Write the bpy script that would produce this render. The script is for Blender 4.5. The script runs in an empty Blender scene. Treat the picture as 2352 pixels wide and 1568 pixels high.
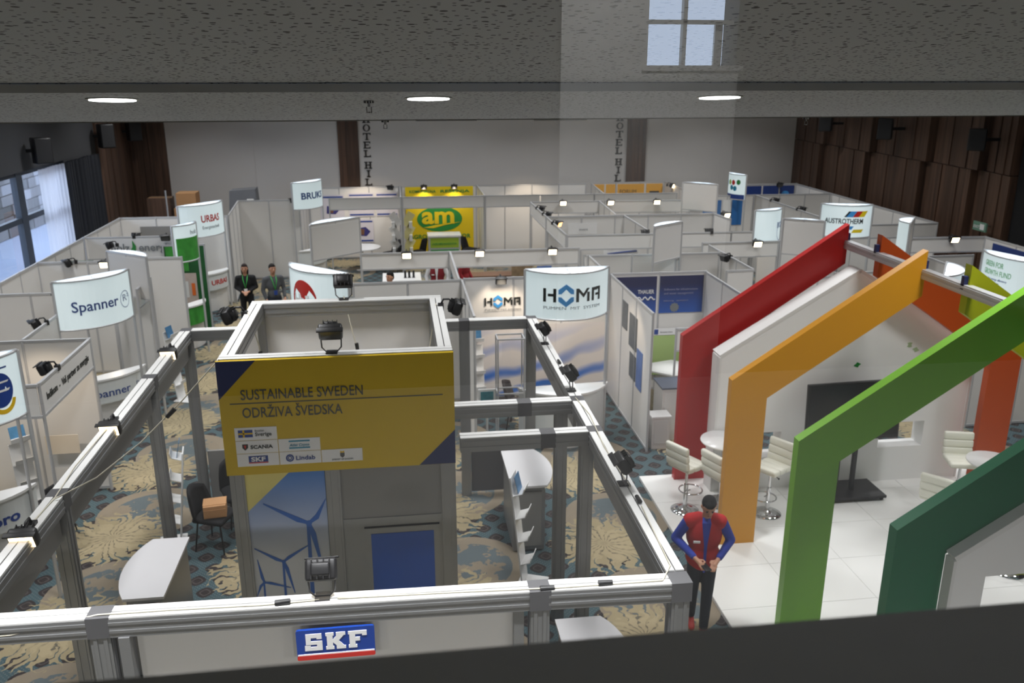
import bpy, bmesh, math, random
from mathutils import Vector, Matrix
random.seed(7)
S = bpy.context.scene
COL = S.collection
R = math.radians

# ------------------------------------------------------------------ camera
cd = bpy.data.cameras.new('camera'); cam = bpy.data.objects.new('camera', cd); COL.objects.link(cam)
cd.sensor_width = 36.0; cd.lens = 30.48; cd.clip_start = 0.02; cd.clip_end = 200
cam.location = (0, 0, 6.2); cam.rotation_euler = (R(90 - 17.332), 0, R(-7.595))
cd.dof.use_dof = True; cd.dof.focus_distance = 3.2; cd.dof.aperture_fstop = 5.0
S.camera = cam

# ------------------------------------------------------------------ world, lamps, exposure
w = bpy.data.worlds.new('daylight'); S.world = w; w.use_nodes = True
bg = w.node_tree.nodes['Background']; bg.inputs[0].default_value = (0.62, 0.76, 1.0, 1); bg.inputs[1].default_value = 4.0
S.view_settings.view_transform = 'Standard'; S.view_settings.look = 'None'
S.view_settings.exposure = 0.38; S.view_settings.gamma = 1.0; S.view_settings.use_curve_mapping = False
try:
    S.cycles.use_denoising = True
    S.cycles.max_bounces = 6; S.cycles.diffuse_bounces = 4; S.cycles.transparent_max_bounces = 12
    S.cycles.sample_clamp_indirect = 4.0; S.cycles.caustics_reflective = False; S.cycles.caustics_refractive = False
except Exception:
    pass

def area(name, loc, size, power, col=(0.985, 0.99, 1.0), rot=(0, 0, 0), spread=180):
    l = bpy.data.lights.new(name, 'AREA'); l.shape = 'DISK'; l.size = size; l.energy = power; l.color = col
    l.spread = R(spread)
    o = bpy.data.objects.new(name, l); COL.objects.link(o); o.location = loc; o.rotation_euler = rot
    return o
HALL_W = 66.0
for ix, x in enumerate((-6.5, -2.2, 2.2, 6.6, 11.2)):
    for y in (8.4, 13.0, 17.6, 22.4, 27.2):
        area('hall_ceiling_lamp', (x, y, 6.5), 0.9, HALL_W, spread=125)
DOWN = (-4.33, -2.83, -1.32, 0.18, 1.69)
for x in DOWN:
    area('downlight_lamp', (x, 4.5, 6.06), 0.2, 42.0, spread=64)
area('gallery_fill_lamp', (1.0, -2.75, 7.05), 0.3, 16.0)  # added fill lamp, brightens the pale gallery panel mirrored in the pane
for x in (-5.0, -2.0, 1.0, 4.0, 7.0):
    area('under_gallery_lamp', (x, 0.2, 4.35), 0.6, 60.0)

# ------------------------------------------------------------------ materials
def lin(c):
    out = []
    for v in c[:3]:
        v = v / 255.0
        out.append(v / 12.92 if v <= 0.04045 else ((v + 0.055) / 1.055) ** 2.4)
    return (out[0], out[1], out[2], 1.0)
MAT = {}
def mat(key, rgb=None, rough=0.5, metal=0.0, emit=0.0, var=0.0, scale=6.0, bump=0.0, ecol=None):
    if key in MAT: return MAT[key]
    m = bpy.data.materials.new(key); m.use_nodes = True
    nt = m.node_tree; b = nt.nodes['Principled BSDF']
    b.inputs['Base Color'].default_value = lin(rgb); b.inputs['Roughness'].default_value = rough
    b.inputs['Metallic'].default_value = metal
    if emit:
        b.inputs['Emission Color'].default_value = lin(ecol or rgb); b.inputs['Emission Strength'].default_value = emit
    if var or bump:
        tc = nt.nodes.new('ShaderNodeTexCoord'); n = nt.nodes.new('ShaderNodeTexNoise')
        n.inputs['Scale'].default_value = scale; n.inputs['Detail'].default_value = 4
        nt.links.new(tc.outputs['Object'], n.inputs['Vector'])
        if var:
            mx = nt.nodes.new('ShaderNodeMixRGB'); mx.blend_type = 'MULTIPLY'; mx.inputs[0].default_value = 1.0
            mx.inputs[1].default_value = lin(rgb)
            rp = nt.nodes.new('ShaderNodeMapRange'); rp.inputs[3].default_value = 1 - var; rp.inputs[4].default_value = 1 + var
            nt.links.new(n.outputs['Fac'], rp.inputs[0]); nt.links.new(rp.outputs[0], mx.inputs[2])
            nt.links.new(mx.outputs[0], b.inputs['Base Color'])
        if bump:
            bp = nt.nodes.new('ShaderNodeBump'); bp.inputs['Strength'].default_value = bump
            nt.links.new(n.outputs['Fac'], bp.inputs['Height']); nt.links.new(bp.outputs[0], b.inputs['Normal'])
    MAT[key] = m
    return m

class NG:
    """tiny helper for node maths"""
    def __init__(s, key, rgb=(128, 128, 128), rough=0.6):
        s.m = mat(key, rgb, rough); s.nt = s.m.node_tree; s.b = s.nt.nodes['Principled BSDF']
    def n(s, t): return s.nt.nodes.new(t)
    def l(s, a, b): s.nt.links.new(a, b)
    def put(s, sock, v):
        if isinstance(v, (int, float)): sock.default_value = v
        elif isinstance(v, tuple): sock.default_value = v
        else: s.l(v, sock)
    def m_(s, op, a, b=0.0, c=0.0):
        q = s.n('ShaderNodeMath'); q.operation = op
        s.put(q.inputs[0], a); s.put(q.inputs[1], b); s.put(q.inputs[2], c)
        return q.outputs[0]
    def mix(s, f, a, b):
        q = s.n('ShaderNodeMixRGB'); s.put(q.inputs[0], f); s.put(q.inputs[1], a); s.put(q.inputs[2], b)
        return q.outputs[0]
    def pos(s):
        tc = s.n('ShaderNodeTexCoord'); sp = s.n('ShaderNodeSeparateXYZ'); s.l(tc.outputs['Object'], sp.inputs[0])
        s.vec = tc.outputs['Object']
        return sp.outputs[0], sp.outputs[1], sp.outputs[2]
    def noise(s, scale, detail=3.0, vec=None):
        q = s.n('ShaderNodeTexNoise'); q.inputs['Scale'].default_value = scale; q.inputs['Detail'].default_value = detail
        s.l(vec or s.vec, q.inputs['Vector']); return q.outputs['Fac']

WHITE = mat('white_panel', (226, 224, 221), 0.45, var=0.03, scale=1.2)
GLOSSW = mat('white_laminate', (236, 236, 235), 0.25, var=0.02, scale=2)
OFFW = mat('white_paint', (222, 222, 220), 0.6)
ALU = mat('aluminium', (146, 147, 148), 0.42, 0.6, var=0.04, scale=9)
ALUW = mat('anodised_profile', (196, 197, 199), 0.4, 0.35, var=0.03, scale=5)
GREYP = mat('grey_panel', (134, 133, 131), 0.55, var=0.03, scale=2)
DGREY = mat('dark_grey_panel', (84, 84, 86), 0.55, var=0.03, scale=3)
BLACK = mat('black_plastic', (22, 22, 24), 0.45)
BLACKF = mat('black_fabric', (20, 20, 23), 0.85, var=0.15, scale=60)
CHROME = mat('chrome', (215, 216, 218), 0.08, 1.0)
LEATHER = mat('cream_leather', (228, 227, 214), 0.42, bump=0.05, scale=40)
LAMP = mat('lit_lens', (255, 240, 205), 0.4, emit=9.0, ecol=(255, 226, 176))
LAMPO = mat('lit_lens_amber', (255, 190, 120), 0.4, emit=4.0, ecol=(255, 170, 100))
LENS = mat('unlit_glass_lens', (70, 72, 74), 0.15)
TUBE = mat('light_diffuser', (235, 245, 255), 0.4, emit=4.5, ecol=(222, 240, 255))
SIGNW = mat('backlit_sign_face', (226, 232, 232), 0.35, emit=0.36, ecol=(206, 230, 236))
CABLE = mat('cream_cable', (205, 200, 182), 0.5)
BLUE = mat('print_blue', (34, 66, 142), 0.45)
NAVY = mat('print_navy', (24, 40, 92), 0.45)
RED = mat('print_red', (200, 42, 34), 0.45)
YEL = mat('print_yellow', (206, 174, 16), 0.5, var=0.02, scale=3)
GRN = mat('print_green', (42, 138, 62), 0.5)
BLK = mat('print_black', (32, 36, 34), 0.5)
GRYT = mat('print_grey', (120, 124, 126), 0.5)
PWHITE = mat('print_white', (238, 238, 238), 0.5)
LBLUE = mat('print_light_blue', (64, 152, 222), 0.5)

# ------------------------------------------------------------------ mesh helpers
LOC = {}
class MB:
    def __init__(s): s.v = []; s.f = []; s.sm = []
    def add(s, vs, fs, sm=False):
        o = len(s.v); s.v += [tuple(p) for p in vs]
        for f in fs: s.f.append([i + o for i in f]); s.sm.append(sm)
        return s
    def box(s, x0, y0, z0, x1, y1, z1):
        if x0 > x1: x0, x1 = x1, x0
        if y0 > y1: y0, y1 = y1, y0
        if z0 > z1: z0, z1 = z1, z0
        return s.add([(x0,y0,z0),(x1,y0,z0),(x1,y1,z0),(x0,y1,z0),(x0,y0,z1),(x1,y0,z1),(x1,y1,z1),(x0,y1,z1)],
              [(0,3,2,1),(4,5,6,7),(0,1,5,4),(1,2,6,5),(2,3,7,6),(3,0,4,7)])
    def mbox(s, M, sx, sy, sz):
        vs = [M @ Vector((x*sx/2, y*sy/2, z*sz/2)) for z in (-1,1) for x, y in ((-1,-1),(1,-1),(1,1),(-1,1))]
        return s.add(vs, [(0,3,2,1),(4,5,6,7),(0,1,5,4),(1,2,6,5),(2,3,7,6),(3,0,4,7)])
    def bar(s, p, q, wd, h, up=(0,0,1)):
        """box of width wd and height h from p to q"""
        p = Vector(p); q = Vector(q); d = q - p; L = d.length; d.normalize(); up = Vector(up)
        sd = d.cross(up)
        if sd.length < 1e-4: sd = Vector((1,0,0))
        sd.normalize(); u = sd.cross(d)
        M = Matrix((sd, d, u)).transposed().to_4x4(); M.translation = (p + q)/2
        return s.mbox(M, wd, L, h)
    def prism(s, pts, z0, z1, sm=False):
        n = len(pts)
        vs = [(x,y,z0) for x,y in pts] + [(x,y,z1) for x,y in pts]
        fs = [list(range(n))[::-1], list(range(n, 2*n))] + [(i,(i+1)%n,n+(i+1)%n,n+i) for i in range(n)]
        return s.add(vs, fs, False)
    def extr(s, pts, vec):
        n = len(pts); vec = Vector(vec)
        vs = [Vector(p) for p in pts] + [Vector(p) + vec for p in pts]
        fs = [list(range(n))[::-1], list(range(n, 2*n))] + [(i,(i+1)%n,n+(i+1)%n,n+i) for i in range(n)]
        return s.add(vs, fs)
    def cyl(s, p, q, r0, r1=None, n=12, cap=True, sm=True):
        r1 = r0 if r1 is None else r1
        p = Vector(p); q = Vector(q); d = (q - p).normalized()
        a = d.orthogonal().normalized(); b = d.cross(a)
        vs = []
        for c, r in ((p, r0), (q, r1)):
            for i in range(n):
                t = 2*math.pi*i/n; vs.append(c + r*(math.cos(t)*a + math.sin(t)*b))
        s.add(vs, [(i,(i+1)%n,n+(i+1)%n,n+i) for i in range(n)], sm)
        if cap: s.add(vs, [list(range(n))[::-1], list(range(n, 2*n))])
        return s
    def tube(s, pts, r, n=6):
        pts = [Vector(p) for p in pts]; vs = []
        for k, p in enumerate(pts):
            d = (pts[min(k+1, len(pts)-1)] - pts[max(k-1, 0)]).normalized()
            a = d.cross(Vector((0.13, 0.21, 1))).normalized(); b = d.cross(a)
            for i in range(n):
                t = 2*math.pi*i/n; vs.append(p + r*(math.cos(t)*a + math.sin(t)*b))
        fs = []
        for k in range(len(pts)-1):
            for i in range(n): fs.append((k*n+i, k*n+(i+1)%n, (k+1)*n+(i+1)%n, (k+1)*n+i))
        fs += [list(range(n))[::-1], list(range((len(pts)-1)*n, len(pts)*n))]
        return s.add(vs, fs, True)
    def lathe(s, prof, c=(0,0,0), n=20):
        vs = []; c = Vector(c)
        for r, z in prof:
            for i in range(n):
                t = 2*math.pi*i/n; vs.append(c + Vector((r*math.cos(t), r*math.sin(t), z)))
        fs = []
        for k in range(len(prof)-1):
            for i in range(n): fs.append((k*n+i, k*n+(i+1)%n, (k+1)*n+(i+1)%n, (k+1)*n+i))
        s.add(vs, fs, True)
        s.add(vs, [list(range(n))[::-1], list(range((len(prof)-1)*n, len(prof)*n))])
        return s
    def ball(s, c, r, n=10, m=7, M=None):
        c = Vector(c); r = (r,r,r) if isinstance(r,(int,float)) else r
        vs = [];
        for j in range(m+1):
            ph = math.pi*j/m
            for i in range(n):
                t = 2*math.pi*i/n
                p = Vector((r[0]*math.sin(ph)*math.cos(t), r[1]*math.sin(ph)*math.sin(t), r[2]*math.cos(ph)))
                if M: p = M @ p
                vs.append(c + p)
        fs = []
        for j in range(m):
            for i in range(n): fs.append((j*n+i, (j+1)*n+i, (j+1)*n+(i+1)%n, j*n+(i+1)%n))
        return s.add(vs, fs, True)
    def rbox(s, M, sx, sy, sz, r=0.02, seg=2):
        bm = bmesh.new(); bmesh.ops.create_cube(bm, size=1)
        for v in bm.verts: v.co = Vector((v.co.x*sx, v.co.y*sy, v.co.z*sz))
        bmesh.ops.bevel(bm, geom=bm.edges[:], offset=r, segments=seg, affect='EDGES', profile=0.5)
        bm.verts.index_update()
        s.add([M @ v.co for v in bm.verts], [[v.index for v in f.verts] for f in bm.faces], True)
        bm.free(); return s
    def build(s, name, m, parent=None, label=None):
        off = Vector(LOC.get(parent.name, (0,0,0))) if parent else Vector((0,0,0))
        me = bpy.data.meshes.new(name); me.from_pydata([tuple(Vector(p) - off) for p in s.v], [], s.f)
        for i, p in enumerate(me.polygons): p.use_smooth = s.sm[i] if i < len(s.sm) else False
        me.validate(); me.update(); me.materials.append(m)
        o = bpy.data.objects.new(name, me); COL.objects.link(o)
        if parent: o.parent = parent; LOC[o.name] = tuple(off)
        if label: o['label'] = label
        return o

def T(x=0, y=0, z=0, rz=0, rx=0, ry=0):
    return Matrix.Translation((x,y,z)) @ Matrix.Rotation(rz,4,'Z') @ Matrix.Rotation(ry,4,'Y') @ Matrix.Rotation(rx,4,'X')
def thing(name, label, cat, loc=(0,0,0), group=None):
    o = bpy.data.objects.new(name, None); COL.objects.link(o); o.empty_display_size = 0.1
    o.location = loc; o['label'] = label; o['category'] = cat
    if group: o['group'] = group
    LOC[o.name] = tuple(loc)
    return o
def tag(o, label, cat, group=None):
    o['label'] = label; o['category'] = cat
    if group: o['group'] = group
    return o
def struct(o, label=None):
    o['kind'] = 'structure'
    if label: o['label'] = label
    return o
def dup(root, loc, rz=0.0, label=None, group=None):
    r = root.copy(); COL.objects.link(r); r.location = loc; r.rotation_euler = (0,0,rz)
    if label: r['label'] = label
    if group: r['group'] = group
    for ch in list(root.children):
        c = ch.copy(); COL.objects.link(c); c.parent = r
        for g in ch.children:
            d = g.copy(); COL.objects.link(d); d.parent = c
    return r

# ------------------------------------------------------------------ lettering
def text_geo(body, size, bold=0.0, extrude=0.002, sx=1.0, shear=0.0, align='LEFT', spacing=1.0):
    cu = bpy.data.curves.new('lettering', 'FONT'); cu.body = body; cu.size = size; cu.extrude = extrude
    cu.offset = bold*size; cu.align_x = align; cu.shear = shear; cu.resolution_u = 3; cu.space_character = spacing
    o = bpy.data.objects.new('lettering', cu); COL.objects.link(o)
    dg = bpy.context.evaluated_depsgraph_get()
    me = bpy.data.meshes.new_from_object(o.evaluated_get(dg))
    vs = [(v.co.x*sx, v.co.y, v.co.z) for v in me.vertices]; fs = [list(p.vertices) for p in me.polygons]
    bpy.data.objects.remove(o); bpy.data.curves.remove(cu); bpy.data.meshes.remove(me)
    return vs, fs
def text(body, size, org, right, up, m, parent, bold=0.0, width=None, align='LEFT', shear=0.0, name='lettering', lift=0.004, spacing=1.0, bend=None):
    """flat lettering on a surface; width stretches the line to this length"""
    vs, fs = text_geo(body, size, bold, 0.0015, 1.0, shear, align, spacing)
    if not vs: return None
    if width:
        xs = [v[0] for v in vs]; k = width/max(1e-6, max(xs)-min(xs)); vs = [(v[0]*k, v[1], v[2]) for v in vs]
    mb = MB()
    if bend:
        mb.add([bend(v[0], v[1], v[2] + lift) for v in vs], fs)
    else:
        right = Vector(right).normalized(); up = Vector(up).normalized(); n = right.cross(up)
        org = Vector(org)
        mb.add([org + right*v[0] + up*v[1] + n*(v[2] + lift) for v in vs], fs)
    return mb.build(name, m, parent)

# ================================================================== STRUCTURE
# carpet: teal ground with pin dots, brown lozenges, beige discs and leafy cream bursts
def carpet():
    g = NG('patterned_carpet', (90,120,125), 0.95)
    x, y, z = g.pos()
    nz = g.noise(2.6, 3); nf = g.noise(14, 3)
    PX, PY = 2.25, 2.1
    def cell(x0, y0):
        u = g.m_('DIVIDE', g.m_('SUBTRACT', x, x0), PX); k = g.m_('ROUND', u)
        fx = g.m_('MULTIPLY', g.m_('SUBTRACT', u, k), PX)
        odd = g.m_('ABSOLUTE', g.m_('MODULO', k, 2.0))
        v = g.m_('DIVIDE', g.m_('SUBTRACT', g.m_('SUBTRACT', y, y0), g.m_('MULTIPLY', odd, PY/2)), PY)
        fy = g.m_('MULTIPLY', g.m_('SUBTRACT', v, g.m_('ROUND', v)), PY)
        r = g.m_('SQRT', g.m_('ADD', g.m_('MULTIPLY', fx, fx), g.m_('MULTIPLY', fy, fy)))
        return fx, fy, r
    # base with dots
    s = 0.055
    def fold(c, p, o=0.0):
        q = g.m_('DIVIDE', g.m_('ADD', c, o), p); return g.m_('MULTIPLY', g.m_('SUBTRACT', q, g.m_('ROUND', q)), p)
    dx, dy = fold(g.m_('ADD', x, y), s), fold(g.m_('SUBTRACT', x, y), s)
    dot = g.m_('LESS_THAN', g.m_('ADD', g.m_('MULTIPLY', dx, dx), g.m_('MULTIPLY', dy, dy)), 0.011**2)
    base = g.mix(g.m_('MULTIPLY', dot, 0.55), lin((62,84,90)), lin((140,142,132)))
    base = g.mix(g.m_('MULTIPLY', nz, 0.35), base, lin((46,66,73)))
    # lozenges
    def loz(ox, oy, a, b):
        ex, ey = fold(x, 0.30, ox), fold(y, 0.56, oy)
        ea, eb = g.m_('DIVIDE', g.m_('ABSOLUTE', ex), a), g.m_('DIVIDE', g.m_('ABSOLUTE', ey), b)
        return g.m_('ADD', g.m_('POWER', ea, 1.4), g.m_('POWER', eb, 1.4))
    l1 = g.m_('MINIMUM', loz(0, 0, 0.112, 0.118), loz(0.15, 0.28, 0.112, 0.118))
    base = g.mix(g.m_('LESS_THAN', l1, 1.0), base, lin((44,38,38)))
    base = g.mix(g.m_('LESS_THAN', g.m_('ABSOLUTE', g.m_('SUBTRACT', l1, 0.45)), 0.09), base, lin((78,72,70)))
    # discs
    fx, fy, r = cell(-3.75, 12.05)
    rr = g.m_('ADD', r, g.m_('MULTIPLY', g.m_('SUBTRACT', nf, 0.5), 0.03))
    inner = g.mix(g.m_('GREATER_THAN', g.m_('ADD', nz, g.m_('MULTIPLY', nf, 0.4)), 0.68), lin((130,119,102)), lin((88,98,101)))
    disc = g.mix(g.m_('LESS_THAN', rr, 0.58), lin((132,121,104)), inner)
    col = g.mix(g.m_('LESS_THAN', rr, 0.76), base, disc)
    # leafy bursts
    gx, gy, r2 = cell(-4.1, 11.35)
    an = g.m_('ADD', g.m_('ARCTAN2', gy, gx), g.m_('MULTIPLY', nz, 1.6))
    def petals(n, ph, r_in, r_out):
        a = g.m_('ADD', g.m_('MULTIPLY', an, n/(2*math.pi)), ph)
        t = g.m_('ABSOLUTE', g.m_('SUBTRACT', g.m_('FRACT', g.m_('ADD', a, 50.0)), 0.5))       # 0 in the middle of a leaf
        tip = g.m_('POWER', g.m_('SUBTRACT', 1.0, g.m_('MULTIPLY', t, 2.0)), 0.55)
        jag = g.m_('MULTIPLY', g.m_('SINE', g.m_('MULTIPLY', r2, 70.0)), 0.05)
        return g.m_('ADD', g.m_('MULTIPLY_ADD', tip, r_out-r_in, r_in), g.m_('MULTIPLY', g.m_('SUBTRACT', nf, 0.5), 0.22)), g.m_('ADD', t, jag)
    e1_, t1_ = petals(23.0, 0.0, 0.36, 0.78); e2_, t2_ = petals(17.0, 0.4, 0.18, 0.52)
    msk = g.m_('LESS_THAN', r2, e1_)
    in2 = g.m_('LESS_THAN', r2, e2_)
    leaf = g.mix(g.m_('GREATER_THAN', t1_, 0.415), lin((156,143,112)), lin((84,82,74)))
    leaf2 = g.mix(g.m_('GREATER_THAN', t2_, 0.40), lin((168,154,122)), lin((104,96,80)))
    leaf = g.mix(in2, leaf, leaf2)
    leaf = g.mix(g.m_('MULTIPLY', nf, 0.35), leaf, lin((130,118,92)))
    col = g.mix(msk, col, leaf)
    g.l(col, g.b.inputs['Base Color'])
    return g.m
fl = MB().box(-9.2, -5.2, -0.2, 15.2, 31.8, 0.0).build('floor', carpet()); struct(fl, 'teal carpet with brown lozenges and beige leafy medallions')

# back wall, slightly panelled
WB = 31.5
bw = MB().box(-9.2, WB, 0, 15.2, WB+0.3, 7.0).build('wall_back', mat('back_wall_paint', (226,223,220), 0.7, var=0.03, scale=0.7)); struct(bw)
for x0, x1 in ((-7.6,-4.8),(-4.8,-1.95),(-1.2,1.8),(1.8,5.0),(5.0,8.35),(9.2,12.0),(12.0,14.6)):
    MB().box(x0+0.008, WB-0.012, 0, x1-0.008, WB+0.001, 6.6).build('panel', MAT['back_wall_paint'], bw)

def wood(key, c1, c2, sc=9.0):
    g = NG(key, c1, 0.55); x, y, z = g.pos()
    cb = g.n('ShaderNodeCombineXYZ'); g.put(cb.inputs[0], g.m_('MULTIPLY', x, sc)); g.put(cb.inputs[1], g.m_('MULTIPLY', y, sc)); g.put(cb.inputs[2], g.m_('MULTIPLY', z, 0.55))
    n1 = g.noise(1.4, 5, cb.outputs[0])
    plank = g.n('ShaderNodeTexWhiteNoise'); plank.noise_dimensions = '1D'
    g.l(g.m_('FLOOR', g.m_('MULTIPLY', g.m_('ADD', x, y), 7.5)), plank.inputs['W'])
    col = g.mix(g.m_('MULTIPLY_ADD', n1, 1.6, -0.4), lin(c1), lin(c2))
    col = g.mix(g.m_('MULTIPLY', plank.outputs['Value'], 0.45), col, lin((28,21,17)))
    g.l(col, g.b.inputs['Base Color']); return g.m
WOOD = wood('walnut_cladding', (112,84,67), (58,42,33))
WOOD2 = wood('walnut_strip', (112,82,64), (64,46,36), 12)
for x0, x1 in ((-1.93,-1.23), (8.42,9.13)):
    st = MB()
    tr = st.box(x0, WB-0.08, 0, x1, WB-0.001, 7.0).build('trim_1' if x0 < 0 else 'trim_2', WOOD2); struct(tr, 'dark walnut pilaster strip on the pale back wall')
    for k in range(5):
        a = x0 + (x1-x0)*k/5
        MB().box(a+0.006, WB-0.10, 0, a+(x1-x0)/5-0.006, WB-0.08, 3.35 if k % 2 else 3.36).build('plank', WOOD2, tr)
        MB().box(a+0.006, WB-0.10, 3.37, a+(x1-x0)/5-0.006, WB-0.08, 7.0).build('plank', WOOD2, tr)

# serif wall letters built from strokes, on both sides of the hall
def serif(ch, x, z, wd, h, y, m, parent):
    t = wd*0.22; s = t*0.55; mb = MB()
    def b(x0, z0, x1, z1): mb.box(x+x0, y-0.03, z+z0, x+x1, y, z+z1)
    if ch == 'H':
        b(wd*.12,0,wd*.12+t,h); b(wd*.88-t,0,wd*.88,h); b(wd*.12,h*.45,wd*.88,h*.45+s)
        for c in (wd*.12+t/2, wd*.88-t/2): b(c-t,0,c+t,s); b(c-t,h-s,c+t,h)
    elif ch == 'T':
        b(wd*.5-t/2,0,wd*.5+t/2,h); b(0,h-s,wd,h); b(wd*.5-t,0,wd*.5+t,s); b(0,h*.72,s,h); b(wd-s,h*.72,wd,h)
    elif ch == 'E':
        b(wd*.1,0,wd*.1+t,h); b(0,0,wd*.9,s); b(0,h-s,wd*.9,h); b(wd*.1,h*.45,wd*.7,h*.45+s); b(wd*.9-s,0,wd*.9,h*.25); b(wd*.9-s,h*.75,wd*.9,h)
    elif ch == 'L':
        b(wd*.15,0,wd*.15+t,h); b(0,0,wd*.9,s); b(wd*.9-s,0,wd*.9,h*.28); b(0,h-s,wd*.15+t*1.6,h)
    elif ch == 'I':
        b(wd*.5-t/2,0,wd*.5+t/2,h); b(wd*.5-t*1.1,0,wd*.5+t*1.1,s); b(wd*.5-t*1.1,h-s,wd*.5+t*1.1,h)
    elif ch == 'S':
        b(0,0,wd*.9,s*1.4); b(0,h-s*1.4,wd*.9,h); b(0,h*.45,wd*.9,h*.45+s*1.4); b(0,h*.45,t,h); b(wd*.9-t,0,wd*.9,h*.55); b(0,0,s,h*.25); b(wd*.9-s,h*.75,wd*.9,h)
    elif ch == 'O':
        n = 20; o = []; i_ = []
        for k in range(n):
            a = 2*math.pi*k/n; o.append((wd*.5+wd*.48*math.cos(a), h*.5+h*.5*math.sin(a))); i_.append((wd*.5+wd*.26*math.cos(a), h*.5+h*.4*math.sin(a)))
        vs = [(x+p[0], y-0.03, z+p[1]) for p in o] + [(x+p[0], y-0.03, z+p[1]) for p in i_] + [(x+p[0], y, z+p[1]) for p in o]
        mb.add(vs, [(k,(k+1)%n,n+(k+1)%n,n+k) for k in range(n)] + [(k,2*n+k,2*n+(k+1)%n,(k+1)%n) for k in range(n)])
    mb.build('letter', m, parent)
for side, x0, lab in ((0, -1.06, 'vertical dark serif hotel lettering beside the left walnut strip'), (1, 8.0, 'vertical grey serif hotel lettering beside the right walnut strip')):
    L = thing('wall_lettering', lab, 'lettering', (x0, WB, 2.2))
    zz = 4.29-0.12+0.30
    for ch in 'HOTEL HILLS':
        if ch == ' ': zz -= 0.11; continue
        serif(ch, x0, zz, 0.27, 0.24, WB-0.013, mat('letter_dark', (62,58,56), 0.5), L)
        zz -= 0.292

# right wall: black upper hall wall with walnut cladding boards, upper and lower boards staggered
XR = 14.95
rw = MB().box(XR, -5.2, 0, XR+0.3, 31.8, 7.0).build('wall_right', mat('right_wall_dark', (40,38,38), 0.8)); struct(rw)
ys = [31.5, 29.1, 26.05, 23.05, 20.8, 19.3]
def clad(ya, yb, da, db, z0, z1, k0):
    """slanted cladding board faced with narrow planks"""
    pn_ = MB().prism([(XR, ya), (XR-da, ya), (XR-db, yb), (XR, yb)], z0, z1).build('panel', WOOD, rw)
    n = 8
    for k in range(n):
        a, b_ = k/n, (k+1)/n
        y0_, y1_ = ya+(yb-ya)*a-.006, ya+(yb-ya)*b_+.006; d0, d1 = da+(db-da)*a, da+(db-da)*b_; t = .012 + .014*((k*7+k0*3) % 3)
        MB().prism([(XR-d0+.001, y0_), (XR-d0-t, y0_), (XR-d1-t, y1_), (XR-d1+.001, y1_)], z0, z1).build('plank', WOOD, pn_)
for i in range(5):
    ya, yb = ys[i], ys[i+1]
    clad(ya-0.02, yb+0.02, 0.08, 0.25, 0, 3.77, i)
    sh = 0.28 if i else 0.0
    clad(ya-0.02-sh, yb-(0.28 if i < 4 else 0)+0.02, 0.08, 0.28, 3.79, 6.7, i+1)
dk = MB().box(XR-0.12, 13.0, 0, XR-0.0, 19.25, 6.9).build('panel', mat('black_drape', (16,16,18), 0.9, bump=0.2, scale=5), rw)

# left wall: dark plaster above, tall windows, walnut end bay
XL = -8.9
lm = mat('left_wall_dark', (62,63,66), 0.75, var=0.05, scale=1.0)
b = MB(); b.box(XL-0.3, -5.2, 0, XL, 16.2, 7.0); b.box(XL-0.3, 16.2, 3.88, XL, 25.3, 7.0); b.box(XL-0.3, 25.3, 0, XL, 31.8, 7.0); b.box(XL-0.3, 16.2, 0, XL, 25.3, 0.15)
lw = b.build('wall_left', lm); struct(lw)
for i, (ya, yb, d) in enumerate(((28.05,29.2,.06),(29.2,30.35,.10),(30.35,31.48,.06))):
    pn_ = MB().box(XL, ya+0.01, 0, XL+d, yb-0.01, 7.0).build('panel', WOOD, lw)
    for k in range(5): MB().box(XL+d-.001, ya+.01+(yb-ya-.02)*k/5+.005, 0, XL+d+.012+.01*(k % 2), ya+.01+(yb-ya-.02)*(k+1)/5-.005, 7.0).build('plank', WOOD, pn_)
for i, (xa, xb, d) in enumerate(((-8.85,-8.25,.05),(-8.25,-7.68,.09))):
    pn_ = MB().box(xa, WB-d, 0, xb-0.01, WB, 7.0).build('panel', WOOD, bw)
    for k in range(3): MB().box(xa+(xb-xa-.01)*k/3+.005, WB-d-.012-.01*(k % 2), 0, xa+(xb-xa-.01)*(k+1)/3-.005, WB-d+.001, 7.0).build('plank', WOOD, pn_)
FR = mat('window_frame_dark', (48,56,66), 0.5)
wn = MB(); 
for yy in (16.2, 19.2, 22.25, 25.2): wn.box(XL-0.2, yy, 0.15, XL-0.06, yy+0.36 if yy == 22.25 else yy+0.2, 3.88)
for zz in (0.15, 2.68, 3.78): wn.box(XL-0.19, 16.2, zz, XL-0.07, 25.3, zz+0.13)
w1 = wn.build('window_1', FR); struct(w1, 'tall dark framed window in the left wall')
gm = bpy.data.materials.new('window_glass'); gm.use_nodes = True; MAT['window_glass'] = gm
nt = gm.node_tree; nt.nodes.remove(nt.nodes['Principled BSDF']); out = nt.nodes['Material Output']
tr = nt.nodes.new('ShaderNodeBsdfTransparent'); gl = nt.nodes.new('ShaderNodeBsdfGlossy'); gl.inputs['Roughness'].default_value = 0.0
fr = nt.nodes.new('ShaderNodeFresnel'); fr.inputs[0].default_value = 1.5
ad = nt.nodes.new('ShaderNodeMath'); ad.operation = 'MULTIPLY'; ad.inputs[1].default_value = 2.0; ad.use_clamp = True
mx = nt.nodes.new('ShaderNodeMixShader'); nt.links.new(fr.outputs[0], ad.inputs[0]); nt.links.new(ad.outputs[0], mx.inputs[0])
nt.links.new(tr.outputs[0], mx.inputs[1]); nt.links.new(gl.outputs[0], mx.inputs[2]); nt.links.new(mx.outputs[0], out.inputs[0])
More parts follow.
